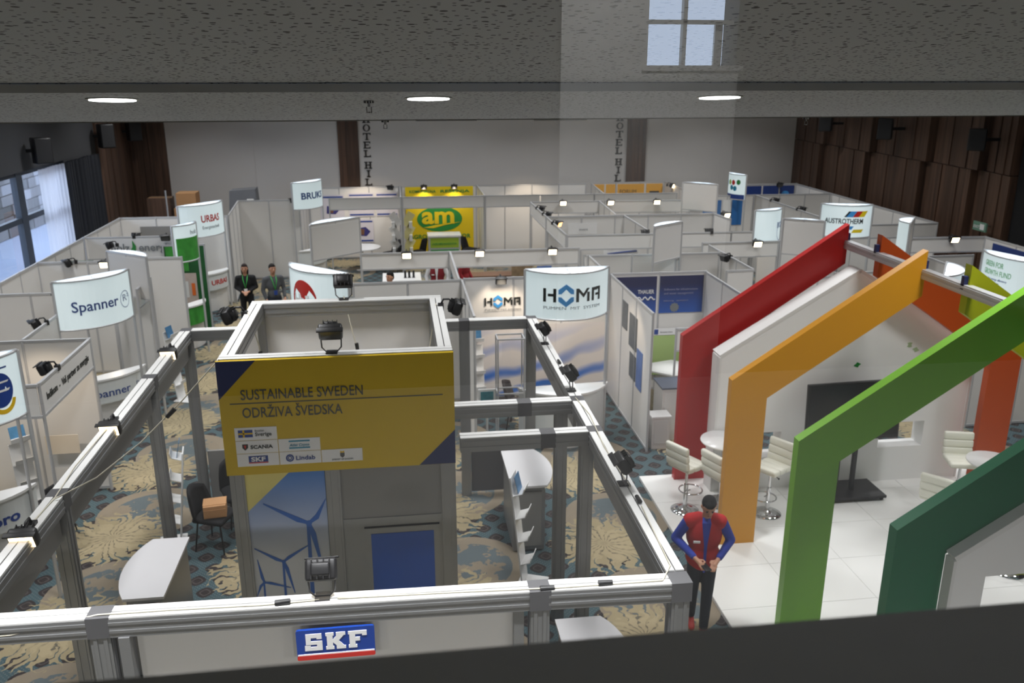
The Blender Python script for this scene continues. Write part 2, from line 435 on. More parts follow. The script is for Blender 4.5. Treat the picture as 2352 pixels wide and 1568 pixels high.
for (ya, yb) in ((16.4,19.2),(19.4,22.25),(22.6,25.2)):
    for za, zb in ((0.28,2.68),(2.81,3.78)):
        MB().add([(XL-0.13,ya,za),(XL-0.13,yb,za),(XL-0.13,yb,zb),(XL-0.13,ya,zb)], [(0,1,2,3)]).build('pane', gm, w1)
# curtains: sheer white one over the last window bay, heavy dark one beside it
def drape(name, y0, y1, x, z0, z1, m, label, amp=0.05, step=0.045, per=0.2):
    n = int((y1-y0)/step); vs = []; 
    for k in range(n+1):
        yy = y0 + (y1-y0)*k/n; xx = x + amp*math.sin(2*math.pi*yy/per) + 0.4*amp*math.sin(5.1*yy)
        vs += [(xx, yy, z0), (xx, yy, z1)]
    fs = [(2*k, 2*k+2, 2*k+3, 2*k+1) for k in range(n)]
    o = MB().add(vs, fs, True).build(name, m); return tag(o, label, 'curtain')
sm = bpy.data.materials.new('sheer_voile'); sm.use_nodes = True; nt = sm.node_tree; pb = nt.nodes['Principled BSDF']
pb.inputs['Base Color'].default_value = lin((236,236,242)); tl = nt.nodes.new('ShaderNodeBsdfTranslucent'); tl.inputs[0].default_value = lin((236,238,246))
tp = nt.nodes.new('ShaderNodeBsdfTransparent'); m1 = nt.nodes.new('ShaderNodeMixShader'); m1.inputs[0].default_value = 0.6
m2 = nt.nodes.new('ShaderNodeMixShader'); m2.inputs[0].default_value = 0.25
nt.links.new(pb.outputs[0], m1.inputs[1]); nt.links.new(tl.outputs[0], m1.inputs[2]); nt.links.new(m1.outputs[0], m2.inputs[1]); nt.links.new(tp.outputs[0], m2.inputs[2])
nt.links.new(m2.outputs[0], nt.nodes['Material Output'].inputs[0])
drape('sheer_curtain', 23.35, 24.95, XL+0.1, 0.05, 3.84, sm, 'sheer white voile curtain hanging at the left window')
drape('heavy_curtain', 24.95, 27.6, XL+0.14, 0.05, 3.86, mat('dark_curtain', (34,37,44), 0.9), 'heavy charcoal curtain beside the sheer white one', 0.07, 0.05, 0.26)
# outside the windows: paved yard and a retaining wall of pale stone courses
gy = MB().box(-22, 10, -0.5, XL-0.32, 48, -0.05).build('ground_outside', mat('pale_paving', (140,150,170), 0.8, var=0.08, scale=1)); struct(gy)
sw = MB().box(-15.3, 22, -0.05, -15.0, 48, 4.5).build('wall_outside', mat('stone_joint', (36,38,38), 0.9)); struct(sw)
random.seed(3)
smats = [mat('stone_%d' % i, c, 0.9, var=0.12, scale=5) for i, c in enumerate(((104,104,106),(84,84,86),(122,123,128),(64,66,66)))]
for k in range(11):
    yy = 34 + random.uniform(-1, 0)
    zz = -0.05 + k*0.41
    while yy < 46:
        L = random.uniform(0.7, 1.6)
        MB().box(-15.04, yy+0.02, zz+0.02, -14.94+random.uniform(-.03,.05), yy+L-0.02, zz+0.39).build('stone', random.choice(smats), sw)
        yy += L

# hall ceiling, gallery ceiling with perforated boards, downlight bulkhead
CM = mat('hall_ceiling_paint', (205,204,202), 0.8)
hc = MB().box(-9.2, 6.9, 6.7, 15.2, 31.8, 6.9).build('ceiling', CM); struct(hc)
def perf():
    g = NG('perforated_board', (150,150,150), 0.75); x, y, z = g.pos()
    cb = g.n('ShaderNodeCombineXYZ'); g.put(cb.inputs[0], x); g.put(cb.inputs[1], y)
    m = 0.0
    prev = None
    for sc, r0, th, dxy in ((15.0, 0.0085, 0.5, 0.0), (30.0, 0.0052, 0.35, 3.7)):
        ofs = g.n('ShaderNodeVectorMath'); ofs.operation = 'ADD'; g.l(cb.outputs[0], ofs.inputs[0]); ofs.inputs[1].default_value = (dxy, dxy*1.3, 0)
        v = g.n('ShaderNodeTexVoronoi'); v.voronoi_dimensions = '2D'; v.inputs['Scale'].default_value = sc; g.l(ofs.outputs[0], v.inputs['Vector'])
        sp = g.n('ShaderNodeSeparateColor'); g.l(v.outputs['Color'], sp.inputs[0])
        rad = g.m_('MULTIPLY', g.m_('MULTIPLY_ADD', sp.outputs[0], 0.5, 0.75), r0*sc)
        hole = g.m_('MULTIPLY', g.m_('LESS_THAN', v.outputs['Distance'], rad), g.m_('GREATER_THAN', sp.outputs[1], th))
        prev = hole if prev is None else g.m_('MAXIMUM', prev, hole)
    col = g.mix(prev, lin((166,169,175)), lin((30,29,29)))
    g.l(col, g.b.inputs['Base Color'])
    return g.m
PERF = perf()
# upper board: descends from above the window to the bulkhead
c1 = MB().add([(-9.1,0.5,6.505),(15.1,0.5,6.505),(15.1,4.0,6.15),(-9.1,4.0,6.15),(-9.1,0.5,6.9),(15.1,0.5,6.9),(15.1,4.0,6.9),(-9.1,4.0,6.9)],
     [(0,3,2,1),(4,5,6,7),(0,1,5,4),(1,2,6,5),(2,3,7,6),(3,0,4,7)]).build('ceiling_gallery_slope', PERF); struct(c1, 'grey perforated ceiling board in the foreground')
c2 = MB().add([(-9.1,4.05,6.115),(15.1,4.05,6.115),(15.1,7.0,5.838),(-9.1,7.0,5.838),(-9.1,4.05,6.9),(15.1,4.05,6.9),(15.1,7.0,6.9),(-9.1,7.0,6.9)],
     [(0,3,2,1),(4,5,6,7),(0,1,5,4),(1,2,6,5),(2,3,7,6),(3,0,4,7)]).build('ceiling_bulkhead', PERF); struct(c2, 'lower perforated ceiling board with downlights')
t1 = MB().box(-9.1, 3.985, 6.112, 15.1, 4.06, 6.147).build('trim_3', ALUW); struct(t1, 'slim metal shadow trim across the ceiling step')
t2 = MB().box(-9.1, 7.0, 5.83, 15.1, 7.05, 5.90).build('trim_4', mat('grey_edge', (120,118,112), 0.6)); struct(t2, 'grey edge trim at the end of the ceiling')
def zb(y): return 6.115 - (y-4.05)*(0.277/2.95)
for i, x in enumerate(DOWN[2:]):
    lab = ['lit round ceiling downlight on the left of the bulkhead', 'lit round ceiling downlight near the middle of the bulkhead', 'lit round ceiling downlight under the reflected window'][i]
    d = thing('downlight', lab, 'ceiling light', (x, 4.5, zb(4.5)), 'downlights in the bulkhead')
    M = T(x, 4.5, zb(4.5)-0.001, 0, -math.atan(0.277/2.95))
    mb = MB(); mb.lathe([(0.0,0),(0.118,0),(0.118,-0.004),(0.0,-0.004)], n=24); mb.v = [tuple(M @ Vector(p)) for p in mb.v]
    mb.build('bezel', OFFW, d)
    mb = MB(); mb.lathe([(0.0,-0.004),(0.105,-0.004),(0.105,-0.009),(0.0,-0.009)], n=24); mb.v = [tuple(M @ Vector(p)) for p in mb.v]
    mb.build('diffuser', mat('downlight_diffuser', (255,255,250), 0.4, emit=6.0), d)
# sprinkler heads
def sprinkler(x, y, z, lab):
    t = thing('sprinkler_head', lab, 'sprinkler', (x,y,z), 'ceiling sprinklers')
    MB().cyl((x,y,z),(x,y,z-0.012),0.03,0.03,12).build('escutcheon', CHROME, t)
    mb = MB(); mb.cyl((x,y,z-0.012),(x,y,z-0.03),0.008); mb.cyl((x-0.012,y,z-0.03),(x-0.012,y,z-0.055),0.003); mb.cyl((x+0.012,y,z-0.03),(x+0.012,y,z-0.055),0.003); mb.cyl((x,y,z-0.055),(x,y,z-0.06),0.016)
    mb.build('frame', CHROME, t)
sprinkler(-0.12, 4.72, zb(4.72), 'small chrome sprinkler head left of the middle downlight')
sprinkler(-0.06, 7.025, 5.83, 'tiny sprinkler head on the ceiling edge above the yellow panel')
sprinkler(3.4, 7.025, 5.83, 'tiny sprinkler head on the ceiling edge near the walnut wall')
for x0, x1, lab in ((0.18,0.66,'slim dark rail under the ceiling edge, middle'), (1.12,1.55,'rounded grey rail under the ceiling edge, right of middle')):
    t = thing('curtain_rail', lab, 'rail', (x0, 7.065, 5.80)); MB().cyl((x0,7.068,5.836),(x1,7.068,5.836),0.014 if x0 < 1 else 0.02,None,10).build('rail', DGREY if x0 < 1 else GREYP, t)
    for a in (x0+.05, x1-.05): MB().box(a-.01,7.045,5.83,a+.01,7.07,5.87).build('hanger', DGREY, t)

# viewing window: sill in front of the camera, glass pane, and the little gallery room behind
fw_ = MB().box(-9.2,-5.4,0,15.2,-5.2,4.6).box(-9.2,0.45,4.4,-3.3,0.9,7.0).box(4.3,0.45,4.4,15.2,0.9,7.0).build('wall_front', mat('front_wall_paint',(214,212,208),.8)); struct(fw_)
SILL = mat('sill_dark', (168,166,158), 0.7, var=0.06, scale=9)
gs = MB().box(-9.2,-5.2,4.4,15.2,0.7,4.6).build('ceiling_under_gallery', MAT['hall_ceiling_paint']); struct(gs)
sl = MB().box(-9.1, 0.30, 4.6, 15.1, 0.70, 5.675).build('trim_5', SILL); struct(sl, 'dark grey window sill along the bottom of the view')
pane = MB().add([(-3,0.42,5.68),(4,0.42,5.68),(4,0.42,6.52),(-3,0.42,6.52)], [(0,1,2,3)]).build('window_2', gm); struct(pane, 'glass pane of the viewing window')
GW = mat('gallery_wall', (58,58,60), 0.8)
g2 = gm.copy(); g2.name = 'double_glazing'; MAT['double_glazing'] = g2
for n_ in g2.node_tree.nodes:
    if n_.type == 'MATH': n_.inputs[1].default_value = 3.2
pane.data.materials.clear(); pane.data.materials.append(g2)
gr = MB(); gr.box(-3.2,-3.7,4.6,4.2,-3.5,6.22).box(-3.2,-3.7,6.22,1.235,-3.5,7.3).box(1.70,-3.7,6.22,4.2,-3.5,7.3)
gr.box(-3.4,-3.7,4.6,-3.2,0.5,7.3).box(4.2,-3.7,4.6,4.4,0.5,7.3).box(-3.2,-3.5,7.1,4.2,0.5,7.3).box(-3.2,0.30,6.52,4.2,0.48,7.3)
gb = gr.build('wall_gallery', GW); struct(gb)
MB().box(0.81,-3.5,4.6,1.235,-3.46,7.1).box(1.235,-3.5,4.6,1.70,-3.46,6.215).build('panel', OFFW, gb)
w3 = MB().box(1.21,-3.52,6.20,1.72,-3.45,6.225).box(1.44,-3.6,6.22,1.46,-3.56,7.0).box(1.235,-3.6,6.42,1.70,-3.56,6.44).box(1.62,-3.62,6.22,1.66,-3.6,6.42).build('window_3', OFFW); struct(w3, 'bright window behind the viewer mirrored in the glass')

# ================================================================== TRUSS FRAME STAND IN THE FOREGROUND
ZT = 2.78
fr_ = thing('truss_stand', 'large grey aluminium truss frame stand around the yellow tower', 'stand', (-0.5, 8.5, 0))
def beam(x0, y0, x1, y1, z=ZT, wd=0.14, h=0.15, parent=fr_, white=True):
    """aluminium beam: grooved body and a white flat top strip"""
    mb = MB(); mb.bar((x0,y0,z-h/2-0.006),(x1,y1,z-h/2-0.006), wd, h-0.012)
    d = Vector((x1-x0,y1-y0,0)).normalized(); n = Vector((-d.y,d.x,0))
    for s in (-1,1):
        for dz in (0.045, 0.105):
            o = n*s*(wd/2+0.002)
            mb.bar((x0+o.x,y0+o.y,z-dz),(x1+o.x,y1+o.y,z-dz), 0.006, 0.02)
    b = mb.build('beam', ALU, parent)
    tp = MB(); 
    for s in (-1,1):
        o = n*s*(wd*0.26); tp.bar((x0+o.x,y0+o.y,z-0.004),(x1+o.x,y1+o.y,z-0.004), wd*0.44, 0.012)
    tp.build('top_strip', OFFW, b)
    return b
def tpost(x, y, z0=0, z1=ZT, wd=0.13, parent=fr_, name='post'):
    mb = MB(); mb.box(x-wd/2,y-wd/2,z0,x+wd/2,y+wd/2,z1-0.014)
    for s in (-1,1):
        for k in (-0.25, 0.25):
            mb.box(x+k*wd-0.012, y+s*(wd/2), z0, x+k*wd+0.012, y+s*(wd/2+0.006), z1-0.02)
            mb.box(x+s*(wd/2), y+k*wd-0.012, z0, x+s*(wd/2+0.006), y+k*wd+0.012, z1-0.02)
    return mb.build(name, ALU, parent)
def joint(x, y, z=ZT, s=0.15, parent=fr_):
    MB().box(x-s/2,y-s/2,z-0.15,x+s/2,y+s/2,z+0.003).build('joint_block', DGREY, parent)
XA, XB, YF, YR = -2.95, 1.88, 5.17, 12.0
# the front beam runs slightly askew, as in the photograph
beam(-4.6, 5.30, -2.12, 5.26); beam(-1.98, 5.255, 0.82, 5.185); beam(0.94, 5.18, XB-0.07, 5.15)
beam(XA, 5.4, XA, 7.03); beam(XA, 7.17, XA, 10.0); beam(XA, 10.13, XA, YR-0.07)
beam(XB, YF+0.08, XB, 7.78); beam(XB, 7.92, XB, 8.63); beam(XB, 8.77, XB, YR-0.07)
beam(XA+0.07, YR, -1.0, YR); beam(-0.9, YR, 0.83, YR); beam(0.96, YR, XB-0.07, YR)
beam(0.53, 8.70, 1.22, 8.70); beam(1.36, 8.70, XB-0.07, 8.70); beam(0.53, 7.85, 1.33, 7.85); beam(1.47, 7.85, XB-0.07, 7.85)
for x, y in ((-2.05,5.26),(0.88,5.18),(XB,5.15),(XA,7.1),(XA,10.06),(XA,YR),(XB,YR),(0.9,YR),(-0.95,YR),(1.70,8.70),(1.80,7.85)):
    tpost(x, y, 0.0, ZT-0.01)
    if x not in (1.70, 1.80): joint(x, y)
for x, y in ((1.29,8.70),(XB,8.70),(1.40,7.85),(XB,7.85)): joint(x, y)
# fascia boards hanging under the long beams
for y0, y1 in ((5.5,7.0),(7.2,9.95),(10.15,11.9)):
    MB().box(XA-0.02, y0, 2.38, XA+0.02, y1, 2.63).build('fascia_board', GREYP, fr_)
for y0, y1 in ((5.3,7.75),(7.95,8.6),(8.8,11.9)):
    MB().box(XB-0.02, y0, 2.40, XB+0.02, y1, 2.63).build('fascia_board', GREYP, fr_)
MB().box(0.98,YR-0.02,0.05,1.8,YR+0.02,0.95).build('low_panel', DGREY, fr_)
MB().box(-2.85,YR-0.02,0.05,-1.02,YR+0.02,0.95).build('low_panel', GREYP, fr_)
# front sign bay: inner frame, recessed white board and the blue sign plate
mb = MB(); mb.box(-1.93,5.17,1.7,-1.86,5.27,2.63).box(0.70,5.14,1.7,0.77,5.24,2.63).box(-1.93,5.17,1.66,0.77,5.25,1.73)
mb.build('inner_frame', ALU, fr_)
MB().add([(-1.84,5.26,1.74),(0.70,5.20,1.74),(0.70,5.20,2.62),(-1.84,5.26,2.62),(-1.84,5.28,1.74),(0.70,5.22,1.74),(0.70,5.22,2.62),(-1.84,5.28,2.62)],
    [(0,1,2,3),(4,7,6,5),(0,4,5,1),(1,5,6,2),(2,6,7,3),(3,7,4,0)]).build('white_board', WHITE, fr_)
def rrect(x0, z0, x1, z1, r, n=4):
    pts = []
    for cx, cz, a0 in ((x1-r,z0+r,-90),(x1-r,z1-r,0),(x0+r,z1-r,90),(x0+r,z0+r,180)):
        for k in range(n+1):
            a = R(a0 + 90*k/n); pts.append((cx+r*math.cos(a), cz+r*math.sin(a)))
    return pts
def plate(name, pts, y, th, m, parent):
    """flat plate facing -Y with outline pts (x,z), front at y"""
    return MB().extr([(x,y,z) for x,z in pts][::-1], (0,th,0)).build(name, m, parent)
sg = plate('sign_plate', rrect(-0.785,2.375,-0.262,2.605,0.016), 5.13, 0.02, mat('sign_blue', (22,62,150), 0.35), fr_)
plate('white_line', [(-0.78,2.408),(-0.267,2.408),(-0.267,2.418),(-0.78,2.418)], 5.127, 0.004, PWHITE, sg)
plate('red_band', rrect(-0.785,2.372,-0.262,2.408,0.012), 5.126, 0.006, RED, sg)
def slab_S(x, z, h, y, parent):
    # slab lettering of the sign built from strokes
    def poly(pts): plate('letter', [(x+px*h, z+pz*h) for px, pz in pts], y, 0.004, PWHITE, parent)
    poly([(0,0),(0.9,0),(0.9,.56),(.32,.56),(.32,.76),(.62,.76),(.62,.68),(.88,.68),(.88,1),(.06,1),(.06,.36),(.62,.36),(.62,.22),(.30,.22),(.30,.32),(0,.32)])
    poly([(1.08,0),(1.5,0),(1.5,.18),(1.44,.18),(1.44,.42),(1.66,.18),(1.62,.18),(1.62,0),(2.1,0),(2.1,.18),(2.02,.18),(1.74,.5),(2.02,.82),(2.1,.82),(2.1,1),(1.62,1),(1.62,.82),(1.66,.82),(1.44,.58),(1.44,.82),(1.5,.82),(1.5,1),(1.08,1),(1.08,.82),(1.14,.82),(1.14,.18),(1.08,.18)])
    poly([(2.24,0),(2.68,0),(2.68,.18),(2.6,.18),(2.6,.40),(2.84,.40),(2.84,.62),(2.6,.62),(2.6,.80),(2.96,.80),(2.96,.7),(3.2,.7),(3.2,1),(2.24,1),(2.24,.82),(2.3,.82),(2.3,.18),(2.24,.18)])
slab_S(-0.73, 2.445, 0.13, 5.126, sg)

# ------------------------------------------------------------------ yellow tower
X0, X1, Y0, Y1, ZW = -1.60, 0.45, 7.43, 9.46, 3.80
tw = thing('exhibition_tower', 'square tower with mustard yellow banner and wind turbine print', 'tower', (-0.57, 8.45, 0))
for x, y in ((X0+.065,Y0+.065),(X1-.065,Y0+.065),(X0+.065,Y1-.065),(X1-.065,Y1-.065)): tpost(x, y, 0, ZW, parent=tw)
tpost(-0.68, Y0+.065, 0, 2.74, parent=tw)
for z in (ZW, 2.86):
    for a in ((X0,Y0+.065,X1,Y0+.065),(X0,Y1-.065,X1,Y1-.065)): beam(*a, z=z, wd=0.13, parent=tw)
    for a in ((X0+.065,Y0+.13,X0+.065,Y1-.13),(X1-.065,Y0+.13,X1-.065,Y1-.13)): beam(*a, z=z, wd=0.13, parent=tw)
for n, a in (('side_board',(X0+.03,Y0+.13,2.86,X0+.05,Y1-.13,3.66)),('side_board',(X1-.05,Y0+.13,2.86,X1-.03,Y1-.13,3.66)),('back_board',(X0+.13,Y1-.05,2.86,X1-.13,Y1-.03,3.66)),
             ('wall_panel',(X0+.03,Y0+.13,0,X0+.05,Y1-.13,2.72)),('wall_panel',(X1-.05,Y0+.13,0,X1-.03,Y1-.13,2.72)),('wall_panel',(X0+.13,Y1-.05,0,X1-.13,Y1-.03,2.72))):
    MB().box(*a).build(n, WHITE if a[2] > 1 else GREYP, tw)
MB().box(X0+.13,Y0+.13,2.70,X1-.13,Y1-.13,2.72).build('inner_ceiling', WHITE, tw)
bn = MB().box(X0-.01,Y0-.045,2.71,X1+.005,Y0-.008,3.795).build('banner', YEL, tw)
yb_ = Y0-0.047
plate('navy_corner', [(X0-.01,3.795),(X0-.01,3.44),(X0+.33,3.795)], yb_, 0.004, NAVY, bn)
plate('navy_corner', [(X1+.005,2.712),(X1+.005,3.05),(X1-.33,2.712)], yb_, 0.004, NAVY, bn)
TXT = mat('banner_lettering', (74,76,72), 0.6)
text('SUSTAINABLE SWEDEN', 0.135, (X0+.175, yb_, 3.435), (1,0,0), (0,0,1), TXT, bn, 0.006, width=1.06)
text('ODRŽIVA ŠVEDSKA', 0.135, (X0+.175, yb_, 3.265), (1,0,0), (0,0,1), TXT, bn, 0.006, width=0.87)
MB().box(X0+.08,yb_-.002,3.395,X1-.10,yb_+.003,3.404).build('rule_line', TXT, bn)
# logo tiles
def tile(c, r):
    x = X0+.095 + c*0.372; z = 2.795 + r*0.127
    MB().box(x,yb_-.003,z,x+0.366,yb_+.003,z+0.122).build('logo_tile', PWHITE, bn); return x, z, yb_-.005
x, z, y = tile(0, 2)
for a, m in (((x+.03,z+.03,x+.155,z+.10),BLUE),((x+.07,z+.03,x+.085,z+.10),mat('flag_yellow',(232,190,20),.5)),((x+.03,z+.058,x+.155,z+.073),MAT['flag_yellow'])):
    k = 0.0 if m is BLUE else -0.0015; MB().box(a[0],y+k,a[1],a[2],y+.003,a[3]).build('flag_patch', m, bn)
text('Sweden', 0.026, (x+.175,y,z+.082), (1,0,0), (0,0,1), GRYT, bn); text('Sverige', 0.05, (x+.175,y,z+.04), (1,0,0), (0,0,1), TXT, bn, 0.01)
x, z, y = tile(0, 1)
plate('crest', [(x+.055,z+.09),(x+.055,z+.055),(x+.078,z+.03),(x+.105,z+.055),(x+.105,z+.09)], y, .003, BLK, bn); plate('crest', [(x+.068,z+.08),(x+.08,z+.042),(x+.092,z+.08)], y-.001, .003, RED, bn)
text('SCANIA', 0.048, (x+.125,y,z+.045), (1,0,0), (0,0,1), BLK, bn, 0.02, width=0.195)
x, z, y = tile(1, 1)
TEAL = mat('print_teal', (38,140,172), .5)
for zz in (.024,.09): MB().box(x+.09,y,z+zz,x+.275,y+.003,z+zz+.014).build('bar', TEAL, bn)
text('Atlas Copco', 0.034, (x+.095,y,z+.05), (1,0,0), (0,0,1), TEAL, bn, 0.01, width=0.175, shear=0.25)
x, z, y = tile(0, 0)
MB().box(x+.10,y,z+.04,x+.27,y+.003,z+.10).build('blue_patch', BLUE, bn); MB().box(x+.10,y,z+.028,x+.27,y+.003,z+.038).build('red_patch', RED, bn)
text('SKF', 0.058, (x+.122,y-.001,z+.05), (1,0,0), (0,0,1), PWHITE, bn, 0.03, width=0.126)
x, z, y = tile(1, 0)
mb = MB(); mb.lathe([(0.024,0),(0.036,0),(0.036,0.003),(0.024,0.003)], n=18); mb.lathe([(0.012,0),(0.019,0),(0.019,0.003),(0.012,0.003)], n=16)
Mx = Matrix.Translation((x+.09,y,z+.062)) @ Matrix.Rotation(R(90),4,'X'); mb.v = [tuple(Mx @ Vector(p)) for p in mb.v]; mb.f = [f for f in mb.f if len(f) == 4]; mb.sm = [False]*len(mb.f); mb.build('ring_mark', BLUE, bn)
text('Lindab', 0.058, (x+.14,y,z+.04), (1,0,0), (0,0,1), BLUE, bn, 0.012, width=0.17)
x, z, y = tile(2, 0)
plate('crest', [(x+.165,z+.085),(x+.165,z+.055),(x+.185,z+.035),(x+.205,z+.055),(x+.205,z+.085)], y, .003, DGREY, bn); plate('crest', [(x+.165,z+.087),(x+.168,z+.105),(x+.185,z+.098),(x+.202,z+.105),(x+.205,z+.087)], y, .003, MAT['flag_yellow'], bn)
text('EMBASSY OF SWEDEN', 0.018, (x+.09,y,z+.018), (1,0,0), (0,0,1), GRYT, bn, width=0.19)
# turbine print, grey board and blue door leaf under the banner
g = NG('sky_print', (170,200,235), 0.5); px, py, pz_ = g.pos()
f = g.m_('MULTIPLY_ADD', pz_, 1.15, -2.05); f.node.use_clamp = True
g.l(g.mix(f, lin((214,217,222)), lin((72,128,205))), g.b.inputs['Base Color'])
pn = MB().box(-1.475,Y0+.02,0.05,-0.755,Y0+.04,2.70).build('turbine_print', g.m, tw); yp = Y0+.018
plate('pale_yellow_corner', [(-1.475,2.695),(-1.475,2.30),(-1.06,2.695)], yp, .004, mat('pale_yellow', (226,214,132), .5), pn)
TB = mat('turbine_blue', (40,100,186), .5)
def turbine(cx, cz, s, angs, m=TB):
    q = [(cx-.055*s,0.06),(cx-.002*s,0.06),(cx+.008*s,cz),(cx-.022*s,cz)]
    plate('turbine_tower', q, yp-.002, .004, m, pn)
    for a in angs:
        d = Vector((math.cos(R(a)),math.sin(R(a)))); n = Vector((-d.y,d.x)); L = (0.54 if a > 250 else 0.46)*s
        P = [Vector((cx,cz))+d*t*L+n*wd*s for t, wd in ((0,.014),(.22,.036),(1,.007),(1,-.004),(.22,-.014),(0,-.014))]
        P = [(max(-1.47,min(-0.758,p.x)), min(2.69,p.y)) for p in P]
        plate('turbine_blade', P, yp-.003, .004, m, pn)
    plate('turbine_hub', [(cx+.03*s*math.cos(R(k*45)), cz+.03*s*math.sin(R(k*45))) for k in range(8)], yp-.004, .004, m, pn)
turbine(-0.93, 2.15, 1.0, (150, 32, 281)); turbine(-1.19, 1.76, 0.66, (148, 33, 283)); turbine(-1.385, 1.55, 0.55, (100, 220, -18))
MB().box(-0.61,Y0+.03,2.16,0.32,Y0+.05,2.72).build('wall_panel', GREYP, tw)
MB().box(-0.61,Y0+.02,2.07,0.32,Y0+.09,2.16).box(-0.61,Y0+.02,0,-0.42,Y0+.09,2.07).box(0.29,Y0+.02,0,0.33,Y0+.09,2.07).build('door_frame', ALU, tw)
dr = MB().box(-0.42,Y0+.0,0.02,0.29,Y0+.045,2.06).build('door', ALU, tw)
MB().box(-0.36,Y0-.004,0.1,0.235,Y0+.002,2.0).build('blue_board', mat('door_blue', (28,92,196), .4), dr)
# back of banner shows faint shadow bars only

# ------------------------------------------------------------------ cables and plugs on the frame
def cable(pts, lab, m=CABLE, r=0.006, plug=None):
    t = thing('power_cable', lab, 'cable', pts[0]); P = []
    for k in range(len(pts)-1):
        a, b = Vector(pts[k]), Vector(pts[k+1])
        for j in range(4): P.append(a.lerp(b, j/4))
    P.append(Vector(pts[-1])); MB().tube(P, r, 5).build('cord', m, t)
    for c, d in (plug or []):
        c = Vector(c); d = Vector(d).normalized(); MB().cyl(c-d*0.05, c+d*0.05, 0.022, 0.018, 8).build('plug', BLACK, t)
    return t
cable([(-4.3,5.26,2.72),(-3.4,5.22,2.69),(-2.6,5.20,2.70),(-2.05,5.22,2.79),(-1.6,5.215,2.79),(-1.0,5.19,2.79),(-0.62,5.2,2.79)], 'cream cable along the front beam left of the blue sign', plug=[((-0.86,5.19,2.80),(1,0,0.1))])
cable([(-0.5,5.2,2.79),(0.3,5.17,2.79),(0.95,5.13,2.79),(1.75,5.12,2.79),(1.86,5.3,2.79),(1.9,6.2,2.79)], 'cream cable on the front beam right of the blue sign', plug=[((1.34,5.13,2.80),(1,0,0)),((0.93,5.13,2.79),(1,0,0))])
cable([(1.9,6.55,2.79),(1.87,7.4,2.79),(1.91,8.2,2.79),(1.86,8.7,2.79)], 'cream cable on top of the right beam', plug=[((1.9,6.3,2.80),(0,1,0)),((1.9,9.9,2.80),(0,1,0))])
cable([(-1.58,7.42,3.81),(-1.9,7.33,3.48),(-2.25,7.2,3.16),(-2.6,7.06,2.92),(-2.93,6.95,2.79),(-2.96,6.5,2.79)], 'thin cable slung from the tower corner to the left beam', plug=[((-2.0,7.29,3.38),(-.35,-.1,-.34))])
cable([(-2.95,8.55,2.79),(-2.97,7.6,2.79),(-2.93,7.0,2.79),(-2.96,6.4,2.79)], 'cream cable lying on the left beam')
cable([(-0.61,9.4,3.84),(-0.55,9.3,3.55),(-0.5,9.28,3.3),(-0.45,9.27,3.05),(-0.43,9.3,2.75)], 'cream cable hanging inside the tower at the back', plug=[((-0.49,9.28,3.28),(0.1,0,-1))])
cable([(-1.55,8.85,3.84),(-1.45,8.75,3.5),(-1.43,8.7,3.2),(-1.4,8.7,2.75)], 'cream cable hanging inside the tower on the left', plug=[((-1.44,8.72,3.4),(0,0,-1))])
cable([(0.38,9.0,3.83),(0.3,8.9,3.4),(0.2,8.7,3.1),(0.15,8.5,2.75)], 'cream cable hanging inside the tower on the right', plug=[((0.17,8.6,3.0),(-.2,-.2,-1))])

# ================================================================== COLOURED HOUSE STAND ON THE RIGHT
pf = thing('stand_platform', 'white glossy tiled platform under the coloured house arches', 'platform', (6.6, 8.6, 0))
MB().box(3.66,4.0,0,9.6,12.15,0.044).build('base', OFFW, pf)
TILE = mat('white_tile', (232,232,229), 0.22, var=0.025, scale=1.5)
for i in range(6):
    for j in range(9):
        xa = 3.66 + i*0.99; ya = 4.0 + j*0.905
        MB().box(xa+0.003, ya+0.003, 0.03, min(9.6,xa+0.987), min(12.15,ya+0.902), 0.05).build('tile', TILE, pf)
XO, XC, ZE, ZA, LW = 4.17, 6.62, 2.42, 4.04, 0.49
def arch(side, y, m, label, th=0.12, z0=0.05, xo=XO, ze=ZE, za=ZA, lw=LW, dz=0.59):
    """half of a house outline: leg and roof slope"""
    sl = (za-ze)/(XC-xo)
    zi = ze - dz + lw*sl           # inner eave height
    pts = [(xo,z0),(xo+lw,z0),(xo+lw,zi),(XC,za-dz),(XC,za),(xo,ze)]
    if side: pts = [(2*XC-a, b) for a, b in pts]
    o = thing('house_arch', label, 'arch', (pts[0][0], y, z0))
    q = [(a, y, b) for a, b in pts]
    if not side: q = q[::-1]
    MB().extr(q, (0,th,0)).build('frame', m, o)
    s = -1 if side else 1
    MB().box(XC-0.01 if not side else XC-0.05, y+th/2-0.03, za-0.30, XC+0.05 if not side else XC+0.01, y+th/2+0.03, za-0.14).build('ridge_bracket', mat('bracket_navy', (34,40,84), .5), o)
    return o
arch(0, 11.95, mat('arch_red', (166,20,20), .42), 'red half of a house arch, the farthest on the left')
arch(1, 11.05, mat('arch_orange', (184,74,22), .45), 'orange right half arch with its leg behind the stools')
arch(0, 9.97, mat('arch_amber', (200,138,26), .45), 'amber left half arch behind the man in the red vest')
arch(1, 9.10, mat('arch_lime', (164,170,26), .45), 'lime yellow right half arch between amber and green')
arch(0, 8.05, mat('arch_green', (106,162,36), .42), 'bright green left half arch in front of the amber one')
arch(1, 7.15, mat('arch_teal', (32,124,124), .45), 'turquoise right half arch next to the green one')
arch(0, 6.15, mat('arch_dark_green', (10,100,64), .35), 'dark green left half arch nearest to the viewer')
rb = thing('ridge_beam', 'grey aluminium ridge beam joining the coloured arches', 'beam', (XC, 6.1, 3.7))
